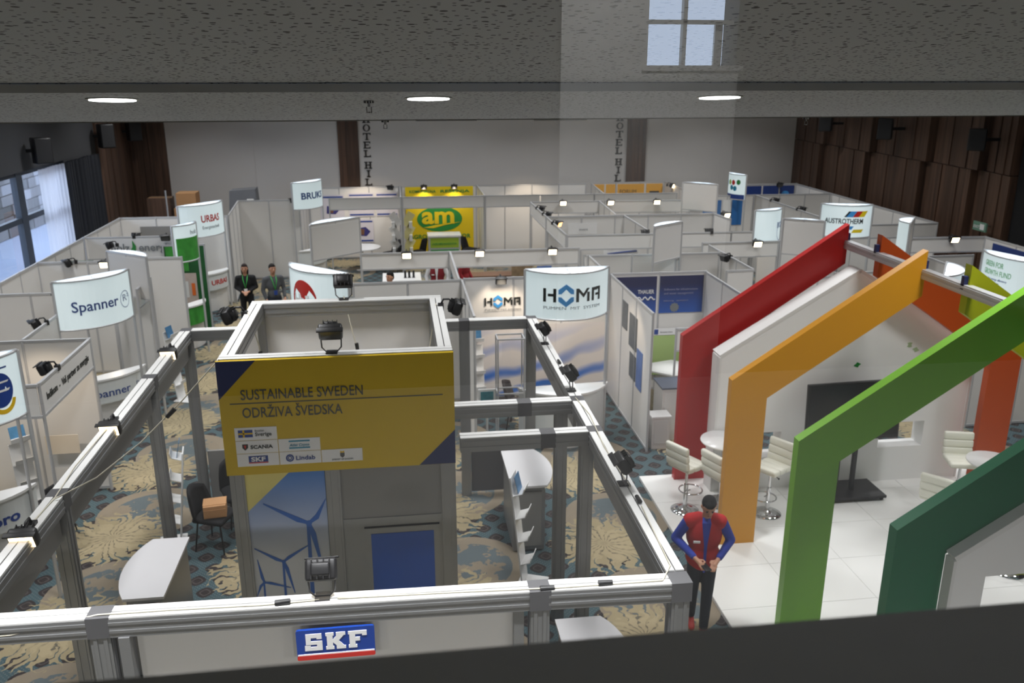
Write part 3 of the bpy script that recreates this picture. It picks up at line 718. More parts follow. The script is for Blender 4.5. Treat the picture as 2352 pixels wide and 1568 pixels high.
mb = MB(); mb.box(XC-0.05,6.1,3.68,XC+0.05,12.1,3.80); mb.box(XC-0.056,6.1,3.70,XC+0.056,12.1,3.73); mb.box(XC-0.056,6.1,3.755,XC+0.056,12.1,3.78)
mb.build('profile', ALUW, rb)
# white gable wall at the back, with square niches, and an open white gable at the front
def gable_wall(y, th, xl, ze, za, holes, label, z0=0.05, bot=None):
    o = thing('gable_panel', label, 'panel', (XC, y, z0)); xr = 2*XC - xl
    xs = sorted({xl, XC, xr} | {h[0] for h in holes} | {h[1] for h in holes})
    zmax = lambda x: ze + (za-ze)*(1-abs(x-XC)/(XC-xl))
    mb = MB()
    for a, b in zip(xs, xs[1:]):
        zs = [z0]
        for h in holes:
            if h[0] <= a+1e-6 and h[1] >= b-1e-6: zs += [h[2], h[3]]
        for k in range(0, len(zs), 2):
            lo = zs[k]; last = k == len(zs)-1
            if not last and zs[k+1] - lo < 0.005: continue
            hi = None if last else zs[k+1]
            q = [(a,y,lo),(b,y,lo),(b,y,zmax(b) if hi is None else hi),(a,y,zmax(a) if hi is None else hi)]
            mb.extr(q[::-1], (0,th,0))
    mb.build('board', GLOSSW, o)
    cp = MB()
    for p, q in (((xl-.01,y-.005,z0),(xl-.01,y-.005,ze)),):
        cp.box(p[0],y-.01,p[2],p[0]+.03,y+th+.01,q[2])
    cp.box(xr-.02,y-.01,z0,xr+.01,y+th+.01,ze)
    cp.bar((xl,y+th/2,ze+.02),(XC,y+th/2,za+.02),th+.02,.05); cp.bar((XC,y+th/2,za+.02),(xr,y+th/2,ze+.02),th+.02,.05)
    cp.build('edge_trim', OFFW, o)
    return o
gw = gable_wall(11.50, 0.28, 4.60, 2.20, 3.42, [(5.20,5.66,0.57,0.98),(7.25,7.98,0.62,1.03)], 'white gable wall with square openings behind the television')
yy = 11.495
for i, (cx, cz, m) in enumerate(((5.62,2.35,mat('logo_gold',(190,160,60),.5)),(5.75,2.38,MAT['logo_gold']),(5.50,2.28,mat('logo_pink',(220,180,175),.5)),(7.55,2.28,mat('logo_sage',(170,190,150),.5)),(7.66,2.2,MAT['logo_sage']),(6.75,2.0,GRN))):
    plate('leaf_mark', [(cx+.06*math.cos(R(a+30*i))*(1 if k%2 else .35), cz+.04*math.sin(R(a+30*i))) for k, a in enumerate(range(0,360,45))], yy, .004, m, gw)
gable_wall(6.02, 0.10, 4.66, 2.16, 3.40, [(4.98,8.26,0.05,1.98)], 'open white gable panel beside the dark green arch')
# television on a wheeled stand
tv = thing('television', 'large black television on a wheeled floor stand', 'television', (6.7, 11.05, 0.05))
Mt = T(6.50,11.02,1.46,R(3),R(-4))
MB().rbox(Mt, 1.50, 0.06, 0.90, 0.015).build('casing', BLACK, tv)
MB().mbox(Mt @ T(0,-0.032,0.01), 1.42, 0.004, 0.82).build('screen', mat('dark_screen', (26,27,29), 0.18), tv)
mb = MB(); mb.bar((6.40,11.10,0.12),(6.40,11.12,1.3),.05,.07); mb.bar((6.66,11.10,0.12),(6.66,11.12,1.3),.05,.07); mb.build('column', BLACK, tv)
mb = MB(); mb.box(6.08,10.85,0.10,7.10,11.42,0.14).build('base', BLACK, tv)
for x, y in ((6.13,10.9),(7.05,10.9),(6.13,11.37),(7.05,11.37)): MB().cyl((x-.015,y,.082),(x+.015,y,.082),.032,.032,12).build('castor', BLACK, tv)
tag(MB().tube([(6.45,11.2,1.1),(6.42,11.3,.7),(6.44,11.28,.3),(6.4,11.2,.15)], .006, 5).build('tv_cable', BLACK), 'thin black cable hanging behind the television stand', 'cable')

# bar stools
def stool_proto():
    t = thing('bar_stool', '', 'bar stool')
    MB().lathe([(0.0,0.0),(0.205,0.0),(0.205,0.012),(0.12,0.03),(0.04,0.045),(0.035,0.06),(0.0,0.06)], n=28).build('base', CHROME, t)
    MB().cyl((0,0,.05),(0,0,.42),.032,.032,14).cyl((0,0,.40),(0,0,.70),.02,.02,12).build('column', CHROME, t)
    mb = MB(); P = [(0.17*math.cos(R(a)), -0.10+0.17*math.sin(R(a)), .30) for a in range(0,361,20)]; mb.tube(P, .011, 6); mb.cyl((0,0,.30),(0,-.09,.30),.010).build('footrest', CHROME, t)
    s = MB()
    for k in range(3): s.rbox(T(0,-0.13+k*0.13,.735), .42, .136, .085, .028)
    s.build('seat', LEATHER, t)
    s = MB()
    for k in range(3): s.rbox(T(0,.205+k*.012,.81+k*.115,0,R(-7)), .42, .07, .122, .028)
    s.build('backrest', LEATHER, t)
    MB().cyl((0.03,-.02,.66),(.17,-.05,.64),.006).ball((.18,-.052,.638),.014,6,5).build('lever', BLACK, t)
    return t
st = stool_proto(); 
ST = [((4.02,10.98,.05), R(118), 'white bar stool nearest the red arch, back turned to the carpet'),
      ((4.42,10.62,.05), R(112), 'white bar stool half hidden behind the man in the red vest'),
      ((5.17,10.72,.05), R(-60), 'white bar stool between the amber and green arches'),
      ((8.0,10.55,.05), R(-15), 'white quilted bar stool before the orange leg'),
      ((7.05,9.6,.05), R(130), 'white bar stool in front of the small round table, seen from its back'),
      ((7.62,8.85,.05), R(20), 'bar stool whose chrome base shows at the right frame edge')]
for i, (l, rz, lab) in enumerate(ST):
    if i == 0: st.location = l; st.rotation_euler = (0,0,rz); st['label'] = lab; st['group'] = 'bar stools on the white platform'
    else: dup(st, l, rz, lab, 'bar stools on the white platform')
def bar_table(x, y, z, h, r, lab):
    t = thing('bar_table', lab, 'table', (x,y,z), 'round white bar tables')
    MB().lathe([(0,z+h-.03),(r-.01,z+h-.03),(r,z+h-.015),(r-.005,z+h),(0,z+h)], (x,y,0), 36).build('top', GLOSSW, t)
    MB().cyl((x,y,z+.03),(x,y,z+h-.03),.035,.035,14).build('column', CHROME, t)
    MB().lathe([(0,z),(.24,z),(.24,z+.012),(.05,z+.035),(0,z+.035)], (x,y,0), 28).build('foot', CHROME, t)
bar_table(4.62,11.12,.05,1.02,.36,'round white bar table behind the amber leg')
bar_table(8.02,9.95,.05,1.02,.34,'round white bar table before the quilted stool on the right')

# ================================================================== SHELL SCHEME BOOTHS
ZP = 2.45
class Booth:
    def __init__(s, label, loc, group=None):
        s.t = thing('exhibition_booth', label, 'booth', (loc[0], loc[1], 0), group); s.posts = set()
    def post(s, x, y, z1=ZP):
        k = (round(x,1), round(y,1))
        if k in s.posts: return
        s.posts.add(k); MB().cyl((x,y,0),(x,y,z1+0.004),.022,.022,8,sm=False).build('post', ALUW, s.t)
    def wall(s, x0, y0, x1, y1, z0=0.02, z1=ZP, m=None, n=None):
        d = Vector((x1-x0,y1-y0,0)); L = d.length; d.normalize(); n = n or max(1, round(L/0.99))
        for k in range(n):
            a = k*L/n+.02; b = (k+1)*L/n-.02
            MB().bar((x0+d.x*a,y0+d.y*a,(z0+z1)/2),(x0+d.x*b,y0+d.y*b,(z0+z1)/2), .016, z1-z0-.05).build('wall_panel', m or WHITE, s.t)
        for z in ((z1-.022, z0+.022)):
            MB().bar((x0,y0,z),(x1,y1,z), .034, .042).build('rail', ALUW, s.t)
        for k in range(n+1): s.post(x0+d.x*k*L/n, y0+d.y*k*L/n, z1)
        return s
    def fascia(s, x0, y0, x1, y1, z0=2.07, z1=ZP, m=None, every=1.98):
        d = Vector((x1-x0,y1-y0,0)); L = d.length; d.normalize(); n = max(1, round(L/every))
        for k in range(n):
            a = k*L/n+.02; b = (k+1)*L/n-.02
            MB().bar((x0+d.x*a,y0+d.y*a,(z0+z1)/2),(x0+d.x*b,y0+d.y*b,(z0+z1)/2), .016, z1-z0-.03).build('fascia_board', m or WHITE, s.t)
        for z in ((z1-.018, z0+.018)): MB().bar((x0,y0,z),(x1,y1,z), .04, .034).build('rail', ALUW, s.t)
        s.post(x0,y0,z1); s.post(x1,y1,z1)
        return s
    def poster(s, x0, x1, z0, z1, y, m, name='poster'):
        return MB().box(x0,y-.004,z0,x1,y+.004,z1).build(name, m, s.t)
    def poster_x(s, y0, y1, z0, z1, x, m, name='poster'):
        return MB().box(x-.004,y0,z0,x+.004,y1,z1).build(name, m, s.t)
RX, UZ = (1,0,0), (0,0,1)

# --- left row
b1 = Booth('white booth nearest on the left with black lettering on its fascia', (-5.9, 11.5))
b1.wall(-7.35,9.0,-7.35,12.9).wall(-7.35,12.9,-4.55,12.9).fascia(-4.55,10.95,-4.55,12.88,1.99).fascia(-4.86,10.92,-4.55,10.92,1.99)
text('Indikom  -  Vaš partner za energiju', 0.14, (-4.54,11.10,2.17), (0,1,0), UZ, BLK, b1.t, 0.012, width=1.6)
b1.poster(-5.32,-4.85,0.72,1.02,12.7,mat('cream_shelf',(226,214,196),.5),'shelf_box')
b2 = Booth('white booth with the curved backlit sign in blue lettering', (-6.0, 14.5))
b2.wall(-7.35,12.95,-7.35,15.85).wall(-7.35,15.87,-5.6,15.87).wall(-5.5,12.98,-5.5,14.3,1.0)
b3 = Booth('white booth behind the blue lettered sign, by the window', (-6.0, 17.4))
b3.fascia(-4.7,15.95,-4.7,16.8).wall(-5.45,16.9,-4.7,16.9)
b3.wall(-7.35,15.9,-7.35,18.58).wall(-7.35,18.6,-5.4,18.6).wall(-5.35,18.82,-4.55,18.82)
b4 = Booth('booth with the long holz energie board and green photo prints', (-6.0, 20.0))
b4.wall(-7.35,18.65,-7.35,21.36).fascia(-7.3,21.4,-4.95,21.4,1.9)
b4.wall(-7.3,21.42,-5.75,21.42,0.02,1.88)
text('holz', 0.26, (-6.75,21.36,2.10), RX, UZ, GRYT, b4.t, 0.012, width=0.42); text('energie', 0.26, (-6.12,21.36,2.10), RX, UZ, GRYT, b4.t, 0.012, width=0.78)
plate('leaf_mark', [(a-.21,b) for a, b in [(-6.04,2.36),(-5.97,2.22),(-5.98,2.12),(-5.9,2.0),(-6.02,2.03),(-6.1,2.12),(-6.05,2.2)]], 21.372, .004, GRN, b4.t)
GD = mat('forest_print', (22,88,40), .5, var=0.5, scale=5); GL = mat('meadow_print', (60,150,56), .5, var=0.45, scale=7)
b4.wall(-5.55,21.3,-4.6,21.3,0.02,2.25,GD,1)
b4.poster(-5.5,-5.0,1.6,2.2,21.28,GL); b4.poster(-5.5,-4.85,0.75,1.55,21.275,mat('boiler_print',(196,180,170),.5,var=0.2,scale=8)); b4.poster(-5.3,-5.05,0.95,1.35,21.265,OFFW); b4.poster(-4.98,-4.9,1.0,1.3,21.262,mat('print_orange',(226,110,40),.5))
b4.poster(-6.9,-6.35,2.0,2.4,18.9,GD); b4.poster(-6.9,-6.35,1.85,2.0,18.895,mat('print_orange',(226,110,40),.5))
b5 = Booth('white booth with the red lettered curved sign', (-6.0, 23.0))
b5.wall(-7.35,21.45,-7.35,24.3).wall(-7.35,24.32,-4.58,24.32)
b5.poster(-6.85,-5.6,1.72,2.2,24.28,GREYP); b5.poster(-6.8,-5.65,1.70,1.78,24.27,RED)
b6 = Booth('tall white partition of narrow panels behind the couple', (-4.2, 26.0))
b6.wall(-4.55,24.4,-4.75,27.2).wall(-4.75,27.22,-2.95,27.22)

# --- centre block
c1_ = Booth('white booth behind the red oval sign', (-0.3, 15.0))
c1_.wall(-0.85,15.88,1.15,15.95).wall(1.17,13.35,1.17,15.9,0.02,ZP)
c2_ = Booth('white open booth with floodlit fascia, red vested staff beyond it', (1.5, 17.4))
c2_.fascia(-0.8,18.65,1.1,18.65).fascia(1.12,18.65,4.0,18.68).fascia(1.12,16.0,1.12,18.62,2.15)
c3_ = Booth('corner booth with the blue diamond logo and blue wave print', (2.6, 14.7))
WAVE = NG('wave_print', (225,220,218), 0.45); wx, wy, wz = WAVE.pos()
nz_ = WAVE.noise(0.8, 2)
wv = WAVE.m_('SINE', WAVE.m_('ADD', WAVE.m_('ADD', WAVE.m_('MULTIPLY', wz, 13.0), WAVE.m_('MULTIPLY', wx, -3.6)), WAVE.m_('MULTIPLY', nz_, 9.0)))
fz = WAVE.m_('MULTIPLY_ADD', wz, -0.75, 1.15); fz.node.use_clamp = True
wm = WAVE.m_('MULTIPLY', WAVE.m_('MULTIPLY_ADD', wv, 0.9, 0.28), fz); wm.node.use_clamp = True
WAVE.l(WAVE.mix(wm, lin((228,222,219)), lin((40,112,205))), WAVE.b.inputs['Base Color'])
c3_.wall(1.22,16.02,4.05,16.02)
c3_.poster(1.45,4.0,0.05,1.50,15.995,WAVE.m,'wave_poster')
def homa(parent, x, z, h, y=None, bend=None, m=BLK):
    """wordmark: H, diamond of two chevrons, M, A drawn as strokes"""
    def pl(pts, mm):
        if bend:
            n = len(pts); mb = MB(); vs = [bend(x+a*h, z+b_*h, .005) for a, b_ in pts]; mb.add(vs, [list(range(n))]); return mb.build('letter', mm, parent)
        return plate('letter', [(x+a*h, z+b_*h) for a, b_ in pts], y, .004, mm, parent)
    def rc(a0, b0, a1, b1, mm=m): pl([(a0,b0),(a1,b0),(a1,b1),(a0,b1)], mm)
    rc(0,0,.22,1); rc(.75,0,.97,1); rc(.35,.42,.75,.62)
    for s in (1,-1):
        pl([(1.12,.5+s*.10),(1.34,.5+s*.12),(1.68,.5+s*.46),(1.68,.5+s*.84),(1.12,.5+s*.42)][::s], LBLUE)
        pl([(2.24,.5+s*.10),(2.02,.5+s*.12),(1.68,.5+s*.46),(1.68,.5+s*.84),(2.24,.5+s*.42)][::-s], LBLUE)
    rc(2.40,0,2.62,1); pl([(2.62,1),(2.62,.72),(2.98,.30),(3.06,.5)], m); pl([(2.98,.30),(3.48,.98),(3.24,1.0),(2.86,.45)], m); rc(3.26,0,3.48,.7)
    rc(3.66,0,3.88,.75); rc(3.66,.75,4.2,.98); pl([(3.66,.75),(3.9,.98),(3.9,.75)], m); rc(4.28,0,4.5,.98); rc(4.05,.80,4.5,1.0); rc(4.0,.36,4.3,.54)
homa(c3_.t, 1.60, 1.90, 0.155, 15.99)
text('PUMPEN MIT SYSTEM', .05, (1.6,15.99,1.80), RX, UZ, GRYT, c3_.t, width=.7)
c3_.wall(4.07,13.15,4.07,16.02); c3_.post(3.52,14.0)
for y0, y1, z0, z1, mm in ((14.0,14.5,1.5,2.1,mat('photo_print_a',(92,98,104),.5,var=.6,scale=9)),(14.0,14.4,0.95,1.4,MAT['photo_print_a']),(13.6,13.95,0.9,1.6,mat('photo_print_b',(90,120,180),.5,var=.5,scale=4)),(14.65,15.0,1.7,2.2,MAT['photo_print_a'])):
    c3_.poster_x(y0,y1,z0,z1,4.085 if False else 4.055,mm)
    
c4_ = Booth('white booth with two navy posters and a pale green board', (5.0, 14.8))
c4_.wall(4.12,16.05,6.0,16.05).wall(5.98,13.3,5.98,15.98,1.2).wall(4.95,14.55,5.95,14.55,1.3,1.75)
BP = NG('navy_poster', (28,44,110), .4); bx_, by_, bz_ = BP.pos(); f = BP.m_('MULTIPLY_ADD', bz_, -1.5, 3.3); f.node.use_clamp = True
BP.l(BP.mix(f, lin((26,30,78)), lin((38,92,182))), BP.b.inputs['Base Color'])
p = c4_.poster(4.18,5.0,1.62,2.37,16.03,BP.m); text('THAUER', .11, (4.62,16.022,2.03), RX, UZ, PWHITE, p, .015, width=.33)
mb = MB(); P = [(4.62+.35*k/16, 16.02, 1.93+.03*math.sin(k*1.15)) for k in range(17)]; mb.tube(P, .014, 5).build('wave_mark', PWHITE, p)
p = c4_.poster(5.06,5.95,1.62,2.37,16.03,BP.m)
text('Software for infrastructure', .06, (5.15,16.022,2.08), RX, UZ, mat('print_mauve',(150,150,180),.5), p, width=.68); text('and water management', .06, (5.15,16.022,2.0), RX, UZ, MAT['print_mauve'], p, width=.6)
text('planning   operation', .04, (5.15,16.022,1.86), RX, UZ, MAT['print_mauve'], p, width=.5); plate('gear_mark', [(5.38+.1*math.cos(R(a))*(1 if k%2 else .8), 1.73+.1*math.sin(R(a))*(1 if k%2 else .8)) for k, a in enumerate(range(0,360,18))], 16.022, .003, GRYT, p)
c4_.poster(4.95,5.6,0.35,1.17,15.98,mat('pale_green_board',(170,196,122),.5)); c4_.poster(4.95,5.6,1.18,1.32,15.98,PWHITE); c4_.poster(4.98,5.06,1.2,1.3,15.972,BLUE); c4_.poster(5.5,5.58,1.2,1.3,15.972,BLUE)
text('European Union', .04, (5.1,15.972,1.23), RX, UZ, GRYT, c4_.t, width=.25)

# --- second centre row
d1 = Booth('white booth with photo posters behind the diamond logo booth', (5.2, 17.0))
d1.wall(4.0,17.8,6.9,17.75,1.45).fascia(4.03,16.1,4.03,17.75).wall(4.4,20.0,5.6,20.0,1.4,2.0)
PA, PBm, PC = mat('forest_photo',(84,92,84),.5,var=.6,scale=6), mat('crowd_photo',(120,96,92),.5,var=.7,scale=12), mat('sepia_photo',(130,110,84),.5,var=.6,scale=8)
for x0, x1, m in ((4.45,5.25,PA),(5.3,5.75,PC),(5.8,6.2,PBm),(6.25,6.55,PBm)): d1.poster(x0,x1,1.52,1.98,17.72,m)
d1.poster(2.6,3.1,1.4,1.9,19.6,PC); d1.poster(3.2,3.55,1.45,1.85,19.6,mat('photo_print_b'))
d2 = Booth('white booth with a diagonal partition beside the blank curved sign', (7.5, 17.5))
d2.wall(6.98,16.1,6.98,18.6).fascia(6.92,18.88,8.75,18.88).wall(6.4,16.0,6.98,16.05,1.8).wall(7.0,15.3,8.9,15.3,1.75)
d3 = Booth('white booth row with fascia behind the photo posters', (6.0, 21.6))
d3.fascia(4.03,20.2,8.1,20.15).wall(4.05,23.02,8.7,23.02).fascia(4.02,20.3,4.01,22.95).wall(6.15,20.6,6.15,22.95)
d3.wall(8.7,22.95,8.8,22.0)
d3.poster(5.1,6.0,1.75,2.05,20.9,PWHITE); MB().tube([(5.2,20.88,1.82),(5.6,20.88,1.86),(5.95,20.88,1.88)], .02, 5).build('blue_swoosh', BLUE, d3.t)
text('Pumpe - Ventili - Filteri', .09, (5.15,20.88,1.93), RX, UZ, mat('print_tan',(196,176,160),.5), d3.t, width=.8)
d3.poster(4.6,5.4,1.95,2.25,22.98,PWHITE); text('invent', .1, (4.9,22.97,2.05), RX, UZ, GRYT, d3.t)
d4 = Booth('white booth row with three lit floodlights on its long fascia', (6.5, 24.5))
d4.fascia(4.0,25.8,6.2,25.75).fascia(4.01,23.08,4.0,25.75).wall(6.1,25.7,5.95,23.1).fascia(6.25,25.7,8.9,25.6)
for x0, x1, m in ((6.2,6.65,mat('amber_poster',(226,166,60),.5)),(6.72,7.1,MAT['amber_poster']),(7.15,8.3,GRN)): d4.poster(x0,x1,1.95,2.2,23.9,m)
d4.poster(6.28,6.5,2.0,2.12,23.89,BLK); d4.poster(6.78,6.98,2.02,2.14,23.89,BLUE); text('TROTEC', .12, (7.45,23.89,2.03), RX, UZ, mat('print_tan'), d4.t, width=.5)
for x0, m in ((4.35,GRN),(4.6,GRYT)): d4.poster(x0,x0+.15,1.1,1.5,24.5,m)

# --- far row along the back wall
e1 = Booth('far white booth with blue edged product posters by the left walnut strip', (-1.3, 28.8))
e1.wall(-2.9,30.0,0.1,30.0).fascia(-2.05,27.35,0.15,27.35).wall(-2.95,27.3,-2.95,29.95)
for x0, x1 in ((-2.2,-1.3),(-1.1,-0.2),(-0.85,0.02)):
    pass
PB = mat('poster_lilac',(216,212,220),.5)
for x0, x1, z0, z1 in ((-2.55,-1.75,1.25,2.2),(-1.6,-0.75,1.45,2.25),(-0.68,0.05,1.45,2.25),(-1.5,-0.8,0.55,1.35)):
    p = e1.poster(x0,x1,z0,z1,29.97,PB); MB().box(x0+.03,29.96,z1-.1,x1-.03,29.967,z1-.05).box(x0+.03,29.96,z0+.04,x1-.03,29.967,z0+.09).build('blue_bar', BLUE, p)
    cx = (x0+x1)/2; cz = (z0+z1)/2-.02; plate('product_picture', [(cx-.2,cz-.13),(cx+.1,cz-.16),(cx+.24,cz),(cx+.08,cz+.16),(cx-.18,cz+.12)], 29.96, .004, mat('print_violet',(58,56,120),.5,var=.3,scale=9), p)
    plate('product_picture', [(cx-.12,cz-.09),(cx+.02,cz-.12),(cx+.04,cz+.08),(cx-.1,cz+.1)], 29.955, .004, mat('print_brown',(120,84,62),.5), p)
e2 = Booth('far booth with the yellow wall and green oval logo', (1.4, 28.8))
e2.wall(0.15,27.4,0.15,29.95).wall(0.2,30.0,2.75,30.0).fascia(0.2,27.35,2.75,27.35).wall(2.78,27.4,2.78,29.95)
yp_ = e2.poster(0.32,2.64,0.02,2.42,29.95,mat('wall_yellow',(228,200,24),.5),'yellow_wall')
def ell(cx, cz, a, b_, n=36): return [(cx+a*math.cos(2*math.pi*k/n), cz+b_*math.sin(2*math.pi*k/n)) for k in range(n)]
plate('oval_logo', ell(1.47,1.31,.78,.43), 29.94, .005, GRN, yp_)
text('am', .82, (0.86,29.935,1.17), RX, UZ, MAT['wall_yellow'], yp_, .03, width=1.12)
plate('swoosh', [(0.9,1.02),(1.3,1.10),(1.75,1.16),(2.2,1.20),(1.7,1.11),(1.25,1.0)], 29.934, .004, MAT['wall_yellow'], yp_)
text('AGROMEHANIZATOR', .2, (0.42,29.94,.64), RX, UZ, GRN, yp_, .02, width=2.12)
text('KOMUNALNA', .13, (0.45,29.94,2.22), RX, UZ, GRN, yp_, .015, width=.9); text('REŠENJA', .13, (1.5,29.94,2.22), RX, UZ, GRN, yp_, .015, width=1.0)
e3 = Booth('far plain white booth right of the yellow wall', (4.6, 28.8))
e3.wall(2.8,30.0,6.6,30.0).fascia(2.8,27.35,6.3,27.3).wall(6.62,27.3,6.8,29.95)
g_ = mat('sunflower_photo',(168,120,48),.5,var=.5,scale=5)
MB().extr([(2.80,28.4,2.1),(2.80,29.6,2.1),(2.80,29.3,1.0),(2.80,28.7,.5)], (.006,0,0)).build('poster', g_, e3.t)
e4 = Booth('far booth with amber yellow posters along its top', (8.0, 28.8))
e4.wall(6.85,30.15,9.5,30.15).fascia(6.3,27.3,9.0,27.2).wall(9.5,27.6,9.5,30.1)
for x0, x1 in ((6.9,7.3),(7.36,7.7),(7.78,8.75),(8.83,9.42)): e4.poster(x0,x1,1.6,2.38,30.12,mat('amber_wall',(226,164,40),.5))
e4.poster(8.95,9.3,1.95,2.12,30.11,BLK); text('FORUM', .2, (7.85,30.11,2.05), RX, UZ, mat('print_olive',(120,92,30),.5), e4.t, width=.6)
e5 = Booth('far corner booth with navy blue panels by the walnut wall', (12.8, 28.0))
e5.wall(12.0,29.0,13.9,29.0).wall(13.88,20.7,13.88,28.95).wall(11.3,26.4,13.82,26.38).wall(11.32,22.05,11.32,26.35,0.02,ZP)
for x0, x1 in ((12.05,12.62),(12.68,13.25),(13.3,13.82)): e5.poster(x0,x1,1.55,2.38,28.97,mat('panel_navy',(20,52,120),.45))
plate('blue_glow', ell(13.5,2.1,.14,.1,16), 28.96, .003, LBLUE, e5.t)
e6 = Booth('white booth with the striped flag logo sign, right side', (12.2, 20.0))
e6.fascia(11.2,20.7,13.85,20.65).wall(11.3,20.8,11.3,22.0)
e9 = Booth('far white booth with sky blue posters behind the dotted sign', (10.2,26.6))
e9.wall(9.55,26.4,11.25,26.4)
for x0, x1, m in ((9.6,10.2,mat('sky_poster',(40,110,180),.5)),(10.25,10.5,PWHITE),(10.55,10.9,MAT['sky_poster'])): e9.poster(x0,x1,1.5,2.3,26.37,m)
e7 = Booth('white booth with dark opening near the exit sign', (13.2, 18.0))
e7.fascia(11.9,18.82,13.85,18.75).wall(13.85,15.5,13.85,18.72).wall(11.08,14.6,11.1,16.75)
e7.wall(11.1,16.8,12.2,16.8).poster_x(17.3,18.4,0.9,2.35,13.82,mat('panel_navy'))
e7.wall(10.1,13.4,13.8,13.5,0.02,1.9)
e8 = Booth('white booth behind the blank curved signs right of centre', (9.3, 19.0))
e8.wall(8.8,18.9,9.85,18.95).wall(9.0,16.6,10.4,16.6,0.02,2.2).fascia(8.1,20.15,9.9,20.1).wall(9.9,20.2,9.9,22.6)

# ------------------------------------------------------------------ curved backlit signs
def dshape(A, B, n, sag, seg=14, inset=0.0):
    A = Vector((A[0],A[1],0)); B = Vector((B[0],B[1],0)); n = Vector((n[0],n[1],0))
    c = (B-A); L = c.length; c.normalize(); n = (n - c*n.dot(c)).normalized()
    rad = (L*L/4 + sag*sag)/(2*sag); mid = (A+B)/2; cen = mid + n*(sag-rad); half = math.asin(min(1,L/2/rad))
    if sag > L/2: half = math.pi-half
    rr = rad - inset
    return [cen + rr*(n*math.cos(t) + c*math.sin(t)) for t in [ -half + 2*half*k/seg for k in range(seg+1)]], cen, rad, half, n, c
def sign(label, A, B, n, k=1.05, sag=None, texts=(), face=None, z0=2.45, z1=3.2, posts=True, top=0, deco=None):
    A = (A[0]*k, A[1]*k); B = (B[0]*k, B[1]*k); z0 = 6.2-(6.2-z0)*k; z1 = 6.2-(6.2-z1)*k
    L = math.hypot(B[0]-A[0], B[1]-A[1]); sag = sag or L*0.23
    t = thing('curved_sign', label, 'sign', (A[0],A[1],0), 'curved backlit booth signs')
    arc, cen, rad, half, nn, cc = dshape(A,B,n,sag)
    # curved front
    ins = dshape(A,B,n,sag,14,0.012)[0]
    mb = MB(); m_ = len(arc)
    vs = [(p.x,p.y,z0) for p in arc] + [(p.x,p.y,z1) for p in arc] + [(p.x,p.y,z0) for p in ins] + [(p.x,p.y,z1) for p in ins]
    fs = []
    for i in range(m_-1): fs += [(i,i+1,m_+i+1,m_+i),(2*m_+i+1,2*m_+i,3*m_+i,3*m_+i+1),(m_+i,m_+i+1,3*m_+i+1,3*m_+i),(i+1,i,2*m_+i,2*m_+i+1)]
    mb.add(vs, fs, False); fp = mb.build('front_panel', face or SIGNW, t)
    MB().bar((A[0],A[1],(z0+z1)/2),(B[0],B[1],(z0+z1)/2),.015,z1-z0-.02).build('back_panel', WHITE, t)
    for z in (z0, z1):
        mb = MB(); mb.tube([(p.x,p.y,z) for p in arc], .016, 6); mb.bar((A[0],A[1],z),(B[0],B[1],z),.03,.03); mb.build('rim', ALUW, t)
    pp = [(p.x*0.985+0.015*(A[0]+B[0])/2, p.y*0.985+0.015*(A[1]+B[1])/2) for p in ins]
    mb = MB(); N = len(pp); mb.add([(x,y,z1-.06) for x,y in pp], [list(range(N))]); mb.build('light_diffuser', TUBE, t)
    mb = MB(); a = Vector((A[0],A[1],z1-.035)); b = Vector((B[0],B[1],z1-.035)); mid = (a+b)/2 + nn*sag*.45
    mb.bar(mid-nn*sag*.5, mid+nn*sag*.5, .03, .02); mb.build('cross_bar', ALUW, t)
    if posts:
        for q in (A, B): MB().cyl((q[0],q[1],0),(q[0],q[1],z1),.025,.025,8,sm=False).build('post', ALUW, t)
    def bend(u, v, o):
        th = u/rad; d = nn*math.cos(th) + sgn*cc*math.sin(th); p = cen + d*(rad+o); return Vector((p.x,p.y,z0+v))
    # reading direction: looking at the outside of the curve
    sgn = 1 if (Vector((0,0,1)).cross(nn)).dot(cc) > 0 else -1
    for (s, size, u, v, m, wd, bold) in texts:
        text(s, size, None, None, None, m, fp, bold, width=wd, bend=lambda x, y, z, u=u, v=v: bend(u+x, v+y, z))
    if deco: deco(fp, bend)
    return t, bend
def strip(parent, bend, u0, v0, u1, v1, m, name='colour_patch', shear=0.0, o=.004, n=10):
    mb = MB(); vs = []
    for k in range(n+1):
        u = u0 + (u1-u0)*k/n; vs += [bend(u, v0, o), bend(u+shear, v1, o)]
    mb.add(vs, [(2*k,2*k+2,2*k+3,2*k+1) for k in range(n)]); return mb.build(name, m, parent)
def disc(parent, bend, u, v, a, b_, m, name='round_mark', o=.004, a0=0, a1=360, inner=0.0):
    n = 32; vs = []
    for k in range(n+1):
        t = R(a0+(a1-a0)*k/n); vs += [bend(u+a*math.cos(t), v+b_*math.sin(t), o), bend(u+inner*a*math.cos(t), v+inner*b_*math.sin(t), o)]
    MB().add(vs, [(2*k,2*k+2,2*k+3,2*k+1) for k in range(n)]).build(name, m, parent)
NB = mat('print_steel_blue', (62,84,142), .5)
def ring(p, b): disc(p, b, .46, .36, .13, .15, mat('print_pale_blue',(150,162,186),.5), inner=.9); text('R²', .17, None, None, None, MAT['print_pale_blue'], p, .0, width=.17, bend=lambda x,y,z: b(.38+x,.33+y,z))
sign('large curved backlit sign with steel blue lettering at the left', (-5.12,13.33),(-4.26,14.16),(1,-1),1.09, texts=[('Spanner',.25,-.50,.30,NB,.78,.012)], deco=ring)
sign('curved backlit sign with bold red lettering, far left', (-5.03,20.92),(-4.2,21.87),(1,-1),1.1, texts=[('URBAS',.25,-.24,.38,RED,.60,.022),('Energietechnik',.12,-.22,.2,GRYT,.56,.0)])
